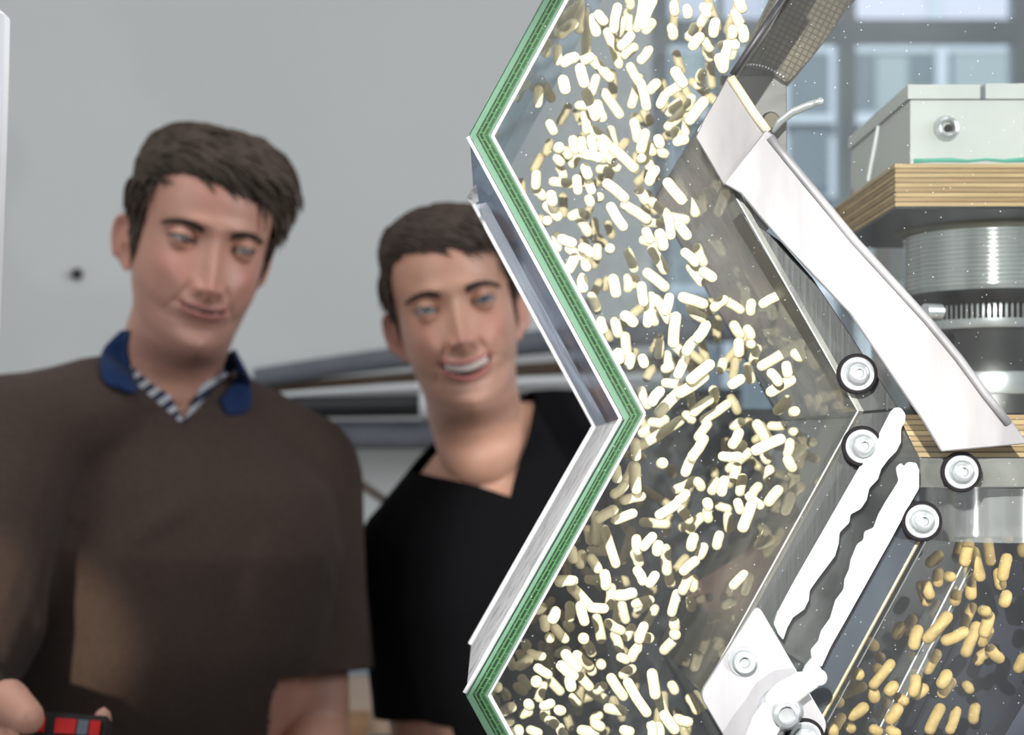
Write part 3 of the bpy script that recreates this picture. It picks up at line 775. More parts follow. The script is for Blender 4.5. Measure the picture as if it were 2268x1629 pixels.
def collar(MB, nb, parent, material):
    """polo collar: a band standing behind the neck and two flaps lying on the sweater"""
    sw = [c for c in parent.children if c.name.startswith('sweater')][0]
    base = parent.location
    vs_ = [v.co for v in sw.data.vertices]; pf = [p.vertices for p in sw.data.polygons]
    o_ = len(vs_)
    vs_ = vs_ + [v.co + base for v in parent.data.vertices]; pf = [tuple(q) for q in pf] + [tuple(i + o_ for i in p.vertices) for p in parent.data.polygons]
    bv = BVHTree.FromPolygons(vs_, pf)
    n0 = MB.inverted() @ nb
    bm = bmesh.new(); grid = []
    for i in range(25):
        az = R(180 + 110 * (i / 12 - 1)); dr = Vector((math.sin(az), -math.cos(az), 0))
        grid.append([bm.verts.new(MB @ (Vector((n0.x + .004, n0.y + .008, 0)) + dr * (.056 + .016 * v) + Vector((0, 0, n0.z + .058 - .030 * v)))) for v in (0, .5, 1)])
    for a_, b_ in zip(grid, grid[1:]):
        for k in range(2): bm.faces.new((a_[k], a_[k + 1], b_[k + 1], b_[k]))
    bmesh.ops.recalc_face_normals(bm, faces=bm.faces); bmesh.ops.solidify(bm, geom=bm.faces[:], thickness=.003)
    link('collar_band', fin(bm, 'collar_band', True), material, parent)
    eye_ = Vector((0, 0, H))
    for inner, outer in (([(287, 733), (281, 770), (286, 805), (300, 842), (310, 864)], [(266, 733), (229, 772), (221, 812), (236, 850), (290, 874)]),
                         ([(517, 788), (522, 812), (521, 838), (506, 862), (488, 886)], [(528, 792), (549, 832), (558, 874), (550, 910), (506, 918)])):
        def along(pl, t):
            s_ = t * (len(pl) - 1); i = min(int(s_), len(pl) - 2); f = s_ - i; q = [Vector((*pl[max(0, min(len(pl) - 1, i + k))], 0)) for k in (-1, 0, 1, 2)]
            return .5 * (2 * q[1] + (q[2] - q[0]) * f + (2 * q[0] - 5 * q[1] + 4 * q[2] - q[3]) * f * f + (3 * q[1] - q[0] - 3 * q[2] + q[3]) * f ** 3)
        bm = bmesh.new(); grid = []; nu_, nv_ = 22, 12
        for i in range(nu_ + 1):
            row = []; last = 1.80
            for k in range(nv_ + 1):
                q = along(inner, i / nu_).lerp(along(outer, i / nu_), k / nv_)
                d = (P(q.x, q.y, 1.0) - eye_)
                h = bv.ray_cast(eye_ + d * 1.3, d.normalized())
                last = h[0].y if h[0] is not None and h[0].y < 1.9 else last
                row.append([q, last])
            grid.append(row)
        for _ in range(6):
            g2 = [[grid[i][k][1] for k in range(nv_ + 1)] for i in range(nu_ + 1)]
            for i in range(nu_ + 1):
                for k in range(nv_ + 1):
                    nb_ = [g2[min(nu_, max(0, i + a_))][min(nv_, max(0, k + b_))] for a_, b_ in ((1, 0), (-1, 0), (0, 1), (0, -1))]
                    grid[i][k][1] = min(g2[i][k], sum(nb_) / 4)
        vv = [[bm.verts.new(P(q.x, q.y, d - .005 - .004 * math.sin(math.pi * k / nv_))) for k, (q, d) in enumerate(row)] for row in grid]
        for a_, b_ in zip(vv, vv[1:]):
            for k in range(nv_): bm.faces.new((a_[k], a_[k + 1], b_[k + 1], b_[k]))
        bmesh.ops.recalc_face_normals(bm, faces=bm.faces)
        bmesh.ops.solidify(bm, geom=bm.faces[:], thickness=-.003)
        tag(link('collar', fin(bm, 'collar', True), material, parent), 'navy blue polo collar')
collar(MB1, nb1, man1, navy_m)

# the red and black handset in his hand
hs = empty('handset', P(160, 1622, 1.215), 'small black handset with red buttons held in the hand of the sweatered man', 'remote control')
red = mat('red_plastic', (.55, .012, .012), .35); blk = mat('black_plastic', (.01, .01, .012), .4); gryp = mat('grey_plastic', (.12, .14, .18), .4)
def sub(par, name, me, m, label=None):
    o = bpy.data.objects.new(name, me); COL.objects.link(o); o.parent = par
    if not me.materials: me.materials.append(m)
    if label: o['label'] = label
    return o
hs.rotation_euler = (R(-20), R(4), 0)
sub(hs, 'housing', boxme('housing', (-.026, -.012, -.018), (.024, .014, .010), .005, 3), blk)
for x, c in ((-.019, red), (-.002, red), (.010, gryp), (.018, red)):
    sub(hs, 'button', boxme('button', (x - (.007 if abs(x + .002) < .003 else .004), -.0145, -.004), (x + (.007 if abs(x + .002) < .003 else .003), -.011, .006), .001, 1), c)

# ---- man in the black T-shirt
PH2 = dict(cheek=.0062, mz=-.0700, smile=.0070, mw=.0305, open=.0076, fold=.0026, eyey=-.0820, lidu=.0037, lidl=.0030, nose=1.0, noseh=.95, nosew=1.05, chin=1.0, wide=.97, tin=.0025,
           seed=23, hl=([0, 25, 45, 58, 68, 78, 88, 104, 120, 180], [.062, .062, .056, .038, -.005, -.012, .018, .014, -.040, -.085]), asym=-.006,
           hair_t=(.003, .010), quiff=.004, bulge=.001, bulgel=.001, locks=1900, len=1.1, lift=.45, browz=.001, gaze=(.12, -1, .03),
           flow=lambda p: (.8, -.3 if p.z > .07 else .2, -.2) if (p.z > .055 and p.y < .06) else (.2 if p.x < 0 else -.05, .4, -.9))
R2 = rot(-11, 1, 1)
E2 = P(1008, 677, 1.80)
MH2 = Matrix.Translation(E2) @ R2 @ Matrix.Diagonal((.865, .90, .92, 1)) @ Matrix.Translation((0, .092, 0))
nb2 = P(1098, 985, 1.95)
MB2 = Matrix.Translation(nb2) @ Matrix.Rotation(R(-15), 4, 'Y') @ Matrix.Rotation(R(16), 4, 'Z') @ Matrix.Translation((0, 0, -1.53))
j2 = dict(shl=P(915, 1225, 1.97), ell=P(965, 1800, 1.97), wrl=P(1010, 2300, 1.84),
          shr=P(1335, 985, 1.99), elr=P(1420, 1560, 2.02), wrr=P(1400, 2060, 1.90))
j2['handl'] = hand_hang(j2['wrl'], j2['ell'], 1); j2['handr'] = hand_hang(j2['wrr'], j2['elr'], -1)
T2 = [(.80, .145, .100, 0, 0), (.92, .165, .112, 0, 0), (1.04, .140, .098, -.004, 0), (1.16, .140, .102, -.008, 0), (1.28, .150, .112, -.012, 0), (1.38, .145, .110, -.008, 0), (1.445, .122, .092, 0, 0), (1.49, .085, .070, .006, 0), (1.525, .055, .052, .010, 0)]
man2, bvh2, _ = person(Vector((nb2.x + .25, nb2.y, 0)), PH2, MH2, j2, T2, MB2, skin2,
    'smiling man with short brown hair in a black V-neck T-shirt leaning beside the machine', dict(hair=hair_m2, iris=iris_g), nb2,
    [('t_shirt', .010, tshirt_m, (1.474, .72, 1.33, 1.560, -.024), .66, .86, .003, .006, .03)], None)
# ================================================================ the zigzag sorting machine
D0, D1 = .85, 1.076
alu = noisy('brushed_aluminium', (.28, .28, .30), (.42, .42, .44), 30, .38, .75, (1, 1, .12), (0, R(35), 0), bmp=.08)
alu_b = noisy('frosted_aluminium', (.13, .13, .137), (.27, .268, .275), 26, .55, .35, (1, 1, .22), (0, R(-32), 0), bmp=.12)
steel = noisy('zinc_steel', (.42, .45, .47), (.56, .59, .61), 60, .25, .70, bmp=.05)
dark_al = noisy('black_anodised', (.006, .006, .007), (.017, .017, .020), 60, .5, .0, (6, 1, .35), (0, R(0), 0), bmp=.2)
brown_st = noisy('brown_burnt_steel', (.030, .025, .020), (.085, .068, .048), 26, .4, .6, (1, 1, .5), (0, R(30), 0), bmp=.2)
grey_st = noisy('dark_grey_steel', (.075, .072, .072), (.11, .105, .105), 40, .45, .5)
rubber = mat('washer_rubber', (.006, .005, .006), .8, 0, **{'Specular IOR Level': .15})
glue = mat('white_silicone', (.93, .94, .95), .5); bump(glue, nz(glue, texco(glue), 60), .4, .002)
mint = mat('mint_primer', (.26, .38, .32), .5)
pane_m = clear('dusty_clear_acrylic', dust=.018, dscale=9, stretch=(1, 1, .5))
back_m = clear('back_acrylic', tint=(.90, .92, .94), dust=.02, dscale=12, refl=1.6)
side_m = clear('smeared_acrylic', tint=(.82, .83, .84), dust=.42, dscale=26, stretch=(1, 1, .18), rot=(0, R(30), 0), contrast=(.30, .72), dcol=(.66, .64, .60))
side_m2 = clear('smeared_acrylic_lower', tint=(.82, .83, .84), dust=.22, dscale=20, stretch=(1, 1, .3), rot=(0, R(-30), 0), contrast=(.35, .8), dcol=(.66, .62, .52))
sideL = clear('side_acrylic', tint=(.93, .97, .95), dust=.10, dscale=30, stretch=(1, 1, .25), rot=(0, R(-30), 0))
frost = clear('frosted_acrylic', tint=(.80, .82, .82), dust=.75, dscale=70, contrast=(.2, .6), dcol=(.72, .72, .74), rough=.2)
blueg = clear('bluish_acrylic', tint=(.80, .86, .95), dust=.22, dscale=20, refl=.25, rough=.05, dcol=(.62, .72, .9))

machine = empty('zigzag_channel', (P(1090, 1008, D0).x, D0, H), 'clear zigzag channel with green acrylic edges and pellets tumbling inside', 'sorting machine')
def mp(name, me, m, par=None, label=None):
    o = link(name, me, m, par or machine)
    if label: o['label'] = label
    return o
# green edge, reflections painted in: pale outer band, dark ruled core, bright inner band
edge_m = mat('green_acrylic_edge', (.05, .2, .1), .55, 0, **{'Specular IOR Level': .06})
uv = N(edge_m, 'ShaderNodeUVMap'); sx_ = N(edge_m, 'ShaderNodeSeparateXYZ'); L(edge_m, uv.outputs[0], sx_.inputs[0])
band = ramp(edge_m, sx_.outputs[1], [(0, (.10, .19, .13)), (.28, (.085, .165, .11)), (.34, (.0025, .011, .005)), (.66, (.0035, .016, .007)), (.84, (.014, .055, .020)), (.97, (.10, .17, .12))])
br = N(edge_m, 'ShaderNodeTexBrick'); br.inputs['Scale'].default_value = 1; br.inputs['Mortar Size'].default_value = .05; br.inputs['Brick Width'].default_value = .9; br.inputs['Row Height'].default_value = .22
mpg = N(edge_m, 'ShaderNodeMapping'); mpg.inputs['Scale'].default_value = (170, 1, 1); L(edge_m, uv.outputs[0], mpg.inputs[0]); L(edge_m, mpg.outputs[0], br.inputs[0])
msk_ = ramp(edge_m, sx_.outputs[1], [(.33, (0, 0, 0)), (.36, (1, 1, 1)), (.80, (1, 1, 1)), (.84, (0, 0, 0))])
ml = N(edge_m, 'ShaderNodeMath', operation='MULTIPLY'); L(edge_m, br.outputs['Fac'], ml.inputs[0]); L(edge_m, msk_, ml.inputs[1])
ml2 = N(edge_m, 'ShaderNodeMath', operation='MULTIPLY'); L(edge_m, ml.outputs[0], ml2.inputs[0]); ml2.inputs[1].default_value = .75
mxe = N(edge_m, 'ShaderNodeMix', data_type='RGBA'); L(edge_m, ml2.outputs[0], mxe.inputs[0]); L(edge_m, band, mxe.inputs[6]); mxe.inputs[7].default_value = (.05, .15, .05, 1)
L(edge_m, mxe.outputs[2], bsdf(edge_m).inputs['Base Color'])

O = [(1396, -350), (1040, 300), (1380, 927), (1032, 1538), (1211, 1865)]
I = [(1441, -350), (1086, 300), (1424, 917), (1079, 1540), (1258, 1865)]
RW = [(1946, -350), (1546, 290), (1900, 911), (1554, 1538), (1738, 1865)]
RO = [(x + 14, y) for x, y in RW]
def quadprism(name, a0, a1, b1, b0, y0, y1): return prism(name, px([a0, a1, b1, b0], D0), y0, y1)
for k in range(4):
    mp('side_wall', quadprism('side_wall', O[k], O[k + 1], I[k + 1], I[k], D0 + .0005, D1), frost if k == 2 else blueg if k == 1 else sideL)
    # front edge face with its own uv: u along in metres, v across
    a0, a1, b0, b1 = [Vector((q[0], D0 - .0012, q[1])) for q in px([O[k], O[k + 1], I[k], I[k + 1]], D0)]
    nseg = 1; me = mesh('green_edge', [a0, a1, b1, b0, a0 + Vector((0, .0016, 0)), a1 + Vector((0, .0016, 0)), b1 + Vector((0, .0016, 0)), b0 + Vector((0, .0016, 0))],
                        [(0, 1, 2, 3), (4, 7, 6, 5), (0, 4, 5, 1), (1, 5, 6, 2), (2, 6, 7, 3), (3, 7, 4, 0)])
    uvl = me.uv_layers.new(name='UVMap'); ln = (a1 - a0).length; uvc = {0: (0, 0), 1: (ln, 0), 2: (ln, 1), 3: (0, 1), 4: (0, 0), 5: (ln, 0), 6: (ln, 1), 7: (0, 1)}
    for lp in me.loops: uvl.data[lp.index].uv = uvc[lp.vertex_index]
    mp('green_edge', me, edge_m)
    # added white bead standing in for the glow of the lit inner edge
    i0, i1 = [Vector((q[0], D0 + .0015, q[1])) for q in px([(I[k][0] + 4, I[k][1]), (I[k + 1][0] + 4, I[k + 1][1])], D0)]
    bm = bmesh.new(); tube(bm, [i0, i1], .0010, 8); mp('white_bead', fin(bm, 'white_bead', True), glue)
    mp('rear_wall', quadprism('rear_wall', RW[k], RW[k + 1], RO[k + 1], RO[k], D0 + .0005, D1), side_m if k < 2 else side_m2)
    # bright bevel on the rear wall's front edge
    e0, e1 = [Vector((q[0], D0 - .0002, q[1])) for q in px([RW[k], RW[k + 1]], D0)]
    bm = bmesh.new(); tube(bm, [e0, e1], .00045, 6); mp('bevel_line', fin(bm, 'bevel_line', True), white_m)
    f0, f1 = e0 + Vector((0, 0, 0)), e1 + Vector((0, 0, 0)); f0.y = f1.y = D1
    bm = bmesh.new(); tube(bm, [f0, f1], .0005, 6); mp('corner_seam', fin(bm, 'corner_seam', True), dark_al)
# second skin on the outside of the second leg: ribbed film and bright lips
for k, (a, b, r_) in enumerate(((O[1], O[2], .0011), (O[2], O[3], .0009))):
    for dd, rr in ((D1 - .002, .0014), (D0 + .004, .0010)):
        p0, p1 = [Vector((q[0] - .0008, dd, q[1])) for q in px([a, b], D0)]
        bm = bmesh.new(); tube(bm, [p0, p1], rr, 8); mp('white_bead', fin(bm, 'white_bead', True), glue)
bm = bmesh.new()
for k in range(8):
    dd = D1 - .008 - k * .013
    p0, p1 = [Vector((q[0] - .0003, dd, q[1])) for q in px([O[1], O[2]], D0)]
    tube(bm, [p0.lerp(p1, .02 + .012 * k), p1], .00035, 6)
tag(mp('ribs', fin(bm, 'ribs', True), mat('rib_film', (.80, .84, .92), .25, .1)), kind='stuff')
# panes
mp('front_pane', prism('front_pane', px(O[:5] + [(2700, 1865), (2700, -350)], D0), D0 - .006, D0 - .0016), pane_m)
mp('back_pane', prism('back_pane', px(O[:5] + RW[::-1], D0), D1, D1 + .004), back_m)
# small bent foil end at the left corner
bm = bmesh.new(); q = P(1046, 436, .98); vs = [bm.verts.new(q + Vector(v)) for v in ((-.0035, 0, -.001), (.002, 0, .007), (.0035, 0, -.0025), (0, .003, -.004))]
bm.faces.new((vs[0], vs[1], vs[2])); bm.faces.new((vs[0], vs[2], vs[3])); bmesh.ops.solidify(bm, geom=bm.faces[:], thickness=.0004); mp('foil_tab', fin(bm, 'foil_tab'), frost)

# dark spacers, grey spacer, glue lines
mp('spacer_bar', prism('spacer_bar', px([(1640, 470), (1906, 913), (1992, 906), (1880, 735), (1800, 615), (1730, 535)], D0), D0 + .0008, D0 + .03, .0004, 1), dark_al, None, 'black anodised spacer bar')
mp('spacer_bar', prism('spacer_bar', px([(1908, 916), (1990, 909), (1996, 930), (1712, 1420), (1655, 1385), (1560, 1535)], D0), D0 + .0008, D0 + .03, .0004, 1), dark_al, None, 'black anodised spacer bar')
grey_ac = clear('grey_spacer_acrylic', tint=(.55, .56, .56), dust=.22, dscale=18, dcol=(.28, .285, .29), contrast=(.35, .65))
mp('spacer_sheet', prism('spacer_sheet', px([(1996, 930), (2036, 1012), (2036, 1085), (1815, 1492), (1700, 1420)], D0), D0 + .0012, D0 + .006), grey_ac)
navy_al = noisy('navy_scratched', (.008, .012, .024), (.026, .036, .055), 30, .35, .4, (1, 1, .15), (0, R(-30), 0))
mp('spacer_bar', prism('spacer_bar', px([(2036, 1085), (2050, 1180), (1824, 1592), (1800, 1612), (1760, 1560), (1815, 1492)], D0), D0 + .0010, D0 + .02, .0004, 1), navy_al, None, 'navy scratched spacer bar')
yel = mat('yellow_edge_line', (.28, .22, .09), .4)
bm = bmesh.new(); tube(bm, [P(2036, 1196, D0 + .001), P(1818, 1596, D0 + .001)], .0009, 6); mp('edge_line', fin(bm, 'edge_line'), yel)
def glueline(pts, mpts):
    bm0 = prism('glue_line', px(pts, D0 - .0068), D0 - .0088, D0 - .0062, .0006, 1)
    mp('glue_line', bm0, glue, None, 'ragged white glue line')
    for m_ in mpts: mp('primer_patch', prism('primer_patch', px(m_, D0 - .007), D0 - .0093, D0 - .0063, .0004, 1), mint, None, 'mint green patch')
glueline([(1972, 912), (1982, 903), (1994, 904), (2004, 918), (2003, 935), (1994, 950), (1994, 980), (1984, 1000), (1966, 1018), (1950, 1040), (1943, 1062), (1924, 1082), (1918, 1108), (1905, 1128), (1882, 1140), (1880, 1158), (1858, 1180), (1856, 1204), (1848, 1232), (1830, 1256), (1812, 1280), (1792, 1308), (1790, 1330), (1780, 1350), (1755, 1368), (1742, 1392), (1730, 1412), (1712, 1382), (1725, 1350), (1760, 1285), (1800, 1215), (1850, 1128), (1903, 1035), (1935, 985), (1950, 955)],
         [[(1950, 985), (1962, 960), (1980, 968), (1976, 998), (1950, 1030), (1936, 1040), (1930, 1020)], [(1712, 1382), (1722, 1352), (1752, 1364), (1742, 1392), (1733, 1418), (1722, 1405)]])
glueline([(1984, 1036), (1994, 1026), (2001, 1034), (2010, 1024), (2028, 1026), (2034, 1042), (2034, 1082), (2010, 1124), (1975, 1190), (1930, 1270), (1880, 1360), (1840, 1430), (1818, 1478), (1797, 1458), (1795, 1440), (1812, 1420), (1818, 1398), (1838, 1370), (1850, 1330), (1868, 1306), (1870, 1284), (1880, 1262), (1884, 1240), (1898, 1206), (1912, 1196), (1914, 1178), (1934, 1170), (1945, 1140), (1962, 1110), (1978, 1085), (1990, 1065), (1986, 1050)],
         [[(1797, 1456), (1819, 1482), (1800, 1500), (1772, 1496), (1782, 1474)]])
# lower right chamber: dark back plate, partition lines, corner plate
chb = noisy('chamber_back', (.010, .012, .022), (.022, .025, .038), 14, .35, .2)
mp('chamber_back', prism('chamber_back', px([(1800, 1120), (2700, 1120), (2700, 1865), (1640, 1865)], 1.0), .995, 1.0), chb)
for a, b, dd in (((2138, 1240), (1935, 1640), .93), ((2158, 1240), (1958, 1640), .93), ((2050, 1200), (1832, 1600), .88)):
    bm = bmesh.new(); tube(bm, [P(*a, dd), P(*b, dd)], .0004, 6); mp('edge_line', fin(bm, 'edge_line'), white_m)
mp('partition', prism('partition', px([(2140, 1235), (2170, 1235), (1970, 1640), (1935, 1640)], .93), .93, .96), clear('partition_acrylic', dust=.14, dscale=30, dcol=(.7, .7, .7)))
mp('corner_plate', prism('corner_plate', px([(2290, 1525), (2290, 1700), (2185, 1700)], D0), D0 + .001, D0 + .02), mat('blue_corner', (.008, .012, .03), .4))

# bolts
def capbolt(pos, r, ring=True, sock=True, tilt=(0, 0)):
    T = Matrix.Translation(pos) @ Matrix.Rotation(R(90 + tilt[0]), 4, 'X') @ Matrix.Rotation(R(tilt[1]), 4, 'Y')
    root = empty('bolt', pos); root.parent = machine; root.matrix_parent_inverse = Matrix.Translation(machine.location).inverted()
    def pc(name, prof, m, n=36):
        bm = bmesh.new(); lathe(bm, [(a * r, b * r) for a, b in prof], Matrix.Rotation(R(90 + tilt[0]), 4, 'X') @ Matrix.Rotation(R(tilt[1]), 4, 'Y'), n)
        me = autosmooth(fin(bm, name), 30); o = bpy.data.objects.new(name, me); COL.objects.link(o); o.parent = root; me.materials.append(m); return o
    if ring: pc('rubber_washer', [(.70, 0), (.98, 0), (1.04, .06), (1.04, .16), (.98, .22), (.80, .22)], rubber)
    pc('washer', [(0, .02), (.84, .02), (.86, .16), (.86, .26), (.83, .30), (.70, .32), (.62, .30), (0, .30)] if ring else [(0, 0), (1.15, 0), (1.15, .10), (1.1, .13), (0, .13)], steel)
    pc('bolt_head', [(.60, .26), (.60, .44), (.52, .62), (.40, .74), (.28, .78), (.24, .78), (.22, .50), (0, .48)] if ring else [(.86, .10), (.90, .5), (.86, .9), (.78, 1.0), (.42, 1.0), (.38, .6), (0, .58)], steel)
    return root
for x, y in ((1897, 829), (1908, 989), (2127, 1046), (2040, 1155)): capbolt(P(x, y, D0 - .0066), .0092)
# clamp bracket
mp('clamp_plate', prism('clamp_plate', roundpoly(px([(1675, 1336), (1833, 1607), (1710, 1815), (1547, 1537)], .832), .0045), .829, .8325, .0004, 1), alu)
capbolt(P(1646, 1466, .829), .0060, False); capbolt(P(1782, 1634, .829), .0086)
wn_ = empty('wing_nut', P(1728, 1572, .829)); wn_.parent = machine; wn_.matrix_parent_inverse = Matrix.Translation(machine.location).inverted()
bright_z = mat('bright_zinc', (.78, .80, .80), .35, .3)
def wsub(name, me, m): o = bpy.data.objects.new(name, me); COL.objects.link(o); o.parent = wn_; me.materials.append(m); return o
bm = bmesh.new(); lathe(bm, [(0, 0), (.0105, 0), (.0098, .004), (.0080, .008), (.0076, .010), (0, .010)], Matrix.Rotation(R(90), 4, 'X'), 28); wsub('hub', autosmooth(fin(bm, 'hub')), steel)
bm = bmesh.new(); lathe(bm, [(.0060, .009), (.0062, .015), (.0056, .0185), (.0040, .0195), (.0036, .017), (0, .0166)], Matrix.Rotation(R(90), 4, 'X'), 28); wsub('screw_end', autosmooth(fin(bm, 'screw_end')), steel)
for pts, rr in (([(-.003, -.005, .003), (.002, -.008, .0085), (.0090, -.010, .0135), (.0155, -.012, .0160)], [.0078, .0076, .0066, .0040]), ([(-.004, -.005, -.001), (-.008, -.008, -.006), (-.012, -.010, -.013), (-.015, -.012, -.021)], [.0078, .0076, .0066, .0044])):
    bm = bmesh.new(); tube(bm, pts, rr, 16, True, .8); sphere(bm, Vector(pts[-1]), rr[-1] * .96); wsub('wing', fin(bm, 'wing', True), bright_z)

# long bent aluminium strip in front
strip = empty('metal_strip', P(1700, 500, .80), 'long bent light metal strip running diagonally across the right of the machine', 'metal strip')
DS = .832
up_ = [(1614, 166), (1630, 178), (1652, 212), (1680, 255), (1712, 300), (1604, 412), (1572, 356), (1541, 304), (1560, 262), (1588, 215)]
lo_ = [(1694, 290), (1712, 300), (1760, 360), (1830, 445), (1900, 530), (1975, 612), (2060, 705), (2130, 790), (2190, 872), (2240, 935), (2285, 1000), (2268, 984), (2180, 992), (2083, 1001), (2040, 930), (1985, 850), (1935, 775), (1880, 695), (1810, 622), (1740, 548), (1680, 480), (1640, 430), (1602, 408)]
link('upper_flap', prism('upper_flap', px(up_, DS), DS + .0002, DS + .0022, .0004, 1), noisy('dull_aluminium', (.075, .074, .078), (.15, .148, .152), 24, .5, .4, (1, 1, .3), (0, R(-30), 0)), strip)
link('strip_body', prism('strip_body', px(lo_, DS), DS - .0024, DS, .0005, 1), alu_b, strip)
bm = bmesh.new(); tube(bm, [P(x - 7, y + 4, DS - .003) for x, y in lo_[1:10]], .0019, 8); link('rolled_edge', fin(bm, 'rolled_edge', True), alu_b, strip)
bm = bmesh.new(); tube(bm, [P(x, y, DS) for x, y in ((1618, 172), (1640, 205), (1668, 248), (1700, 292))], .0022, 8); link('rolled_edge', fin(bm, 'rolled_edge', True), noisy('tan_edge', (.36, .32, .22), (.45, .40, .32), 20, .5, .3), strip)  # rim of the upper flap, tan against its grey

# hinge arm, bracket and wing screw at the top
arm = empty('support_arm', P(1760, 80, .95), 'dark brown steel arm coming down from the top beside the window', 'support arm')
grid_m = mat('burnt_steel_grid', (.05, .04, .03), .38, .5)
co = texco(grid_m, (1, 1, 1), (0, R(-27), 0)); n_ = nz(grid_m, co, 30)
bk = N(grid_m, 'ShaderNodeTexBrick'); bk.offset = 0; bk.inputs['Scale'].default_value = 1; bk.inputs['Brick Width'].default_value = .0030; bk.inputs['Row Height'].default_value = .0030; bk.inputs['Mortar Size'].default_value = .0004
mpp = N(grid_m, 'ShaderNodeMapping'); mpp.inputs['Rotation'].default_value = (R(90), 0, 0); L(grid_m, co, mpp.inputs[0]); L(grid_m, mpp.outputs[0], bk.inputs[0])
cb = ramp(grid_m, n_, [(.3, (.045, .037, .024)), (.7, (.10, .085, .058))]); mm = N(grid_m, 'ShaderNodeMix', data_type='RGBA', blend_type='MULTIPLY'); L(grid_m, bk.outputs['Fac'], mm.inputs[0]); L(grid_m, cb, mm.inputs[6]); mm.inputs[7].default_value = (.42, .40, .38, 1); L(grid_m, mm.outputs[2], bsdf(grid_m).inputs['Base Color'])
AD = .93
link('tube', prism('tube', px([(1738, -60), (1930, -60), (1905, -12), (1882, 6), (1862, 40), (1838, 78), (1800, 125), (1758, 172), (1742, 186), (1706, 160), (1652, 150), (1634, 152)], AD), AD, AD + .05, .0015, 2), grid_m, arm)
bm = bmesh.new(); tube(bm, [P(1745, -30, AD - .002), P(1700, 60, AD - .002), P(1650, 140, AD - .002)], [.0022, .002, .0012], 8); link('edge_weld', fin(bm, 'edge_weld', True), alu_b, arm)
bm = bmesh.new()
for k in range(15):
    t = k / 14; x = 1642 + 92 * t; y = 142 + 26 * t - 10 * math.sin(math.pi * t)
    sphere(bm, P(x, y + 2, AD - .001), .00075, u=8, v=6)
tag(link('weld_beads', fin(bm, 'weld_beads', True), alu, arm), kind='stuff')
link('bracket_plate', prism('bracket_plate', roundpoly(px([(1600, 160), (1716, 162), (1747, 184), (1749, 460), (1690, 520), (1600, 300)], AD), .001), AD + .006, AD + .012, .0005, 1), grey_st, arm)
ws = empty('wing_screw', P(1704, 272, AD - .004)); ws.parent = arm; ws.matrix_parent_inverse = Matrix.Translation(arm.location).inverted()
def wsub2(name, me, m): o = bpy.data.objects.new(name, me); COL.objects.link(o); o.parent = ws; me.materials.append(m); return o
bm = bmesh.new(); lathe(bm, [(0, 0), (.0050, 0), (.0050, .012), (.0038, .015), (0, .015)], Matrix.Translation((0, .008, 0)) @ Matrix.Rotation(R(90), 4, 'X'), 20); wsub2('screw_head', autosmooth(fin(bm, 'screw_head')), brown_st)
bm = bmesh.new(); tube(bm, [(.001, -.006, -.006), (.004, -.008, -.001), (.010, -.010, .0035), (.018, -.011, .0068), (.0238, -.0115, .0088)], [.0016, .0024, .0026, .0026, .0020], 12, True, .7); sphere(bm, Vector((.0238, -.0115, .0088)), .0021); wsub2('lever', fin(bm, 'lever', True), steel)
# dark hinge pins where the arm meets the pane's top edge
bm = bmesh.new(); tube(bm, [P(1760, -40, .838), P(1622, 166, .838)], .0016, 8); link('hinge_rod', fin(bm, 'hinge_rod', True), dark_al, arm)

# plywood decks with separate plies
ply_c = [noisy('plywood_pale', (.24, .165, .075), (.36, .26, .13), 60, .7, 0, (.3, 1, 5)), noisy('plywood_mid', (.17, .11, .045), (.27, .18, .085), 60, .7, 0, (.3, 1, 5))]
ply_d = noisy('plywood_glue', (.075, .045, .02), (.13, .08, .04), 60, .7)
def plywood(label, x0, y0, y1, dn, df, n, xr=2560):
    root = empty('plywood_deck', P(x0, y1, dn), label, 'plywood board')
    a = P(x0, y0, dn); b = P(xr, y1, dn); h = (a.z - b.z) / n
    for k in range(n):
        ins = random.uniform(0, .0006)
        o = link('ply', boxme('ply', (a.x + ins, dn + ins, b.z + h * k + h * .10), (b.x, df, b.z + h * (k + 1) - h * .10)), ply_c[k % 2], root)
        if k < n - 1: link('glue_joint', boxme('glue_joint', (a.x + .0008, dn + .0008, b.z + h * (k + .9)), (b.x, df, b.z + h * (k + 1.1))), ply_d, root)
    link('black_underside', boxme('black_underside', (a.x + .0005, dn + .0005, b.z - .0012), (b.x, df, b.z + h * .1)), mat('underside_black', (.010, .010, .014), .35), root)  # thin near-black sheet across the underside
    return root
plywood('upper plywood deck under the grey box, seen from below', 1982, 362, 458, 1.05, 1.25, 9)
plywood('lower plywood deck behind the lower end of the metal strip', 1962, 918, 1014, .93, 1.24, 8)
# grey box on the upper deck
grey_p = noisy('grey_plastic_box', (.30, .32, .31), (.37, .385, .375), 12, .55, 0, bmp=.08); gp_d = mat('tape_dark', (.10, .11, .13), .5)
box_o = empty('plastic_box', P(2018, 352, 1.0), 'grey-white plastic box with a recessed screw boss on the upper plywood deck', 'box')
bb = 1.06
a = P(2016, 222, bb); b = P(2560, 358, bb)
link('case', boxme('case', (a.x, bb, P(0, 362, 1.05).z), (b.x, 1.235, a.z), .002, 2), grey_p, box_o)
t0 = P(2012, 188, bb)
link('lid', boxme('lid', (t0.x - .0005, bb - .001, a.z + .0006), (P(2170, 0, bb).x, 1.236, t0.z), .0015, 2), grey_p, box_o)
link('lid', boxme('lid', (P(2182, 0, bb).x, bb - .001, a.z + .0006), (b.x, 1.236, t0.z + .0006), .0015, 2), grey_p, box_o)
link('lid_gap', boxme('lid_gap', (P(2120, 0, bb).x, bb + .001, a.z + .001), (P(2186, 0, bb).x, 1.23, t0.z - .0008)), gp_d, box_o)
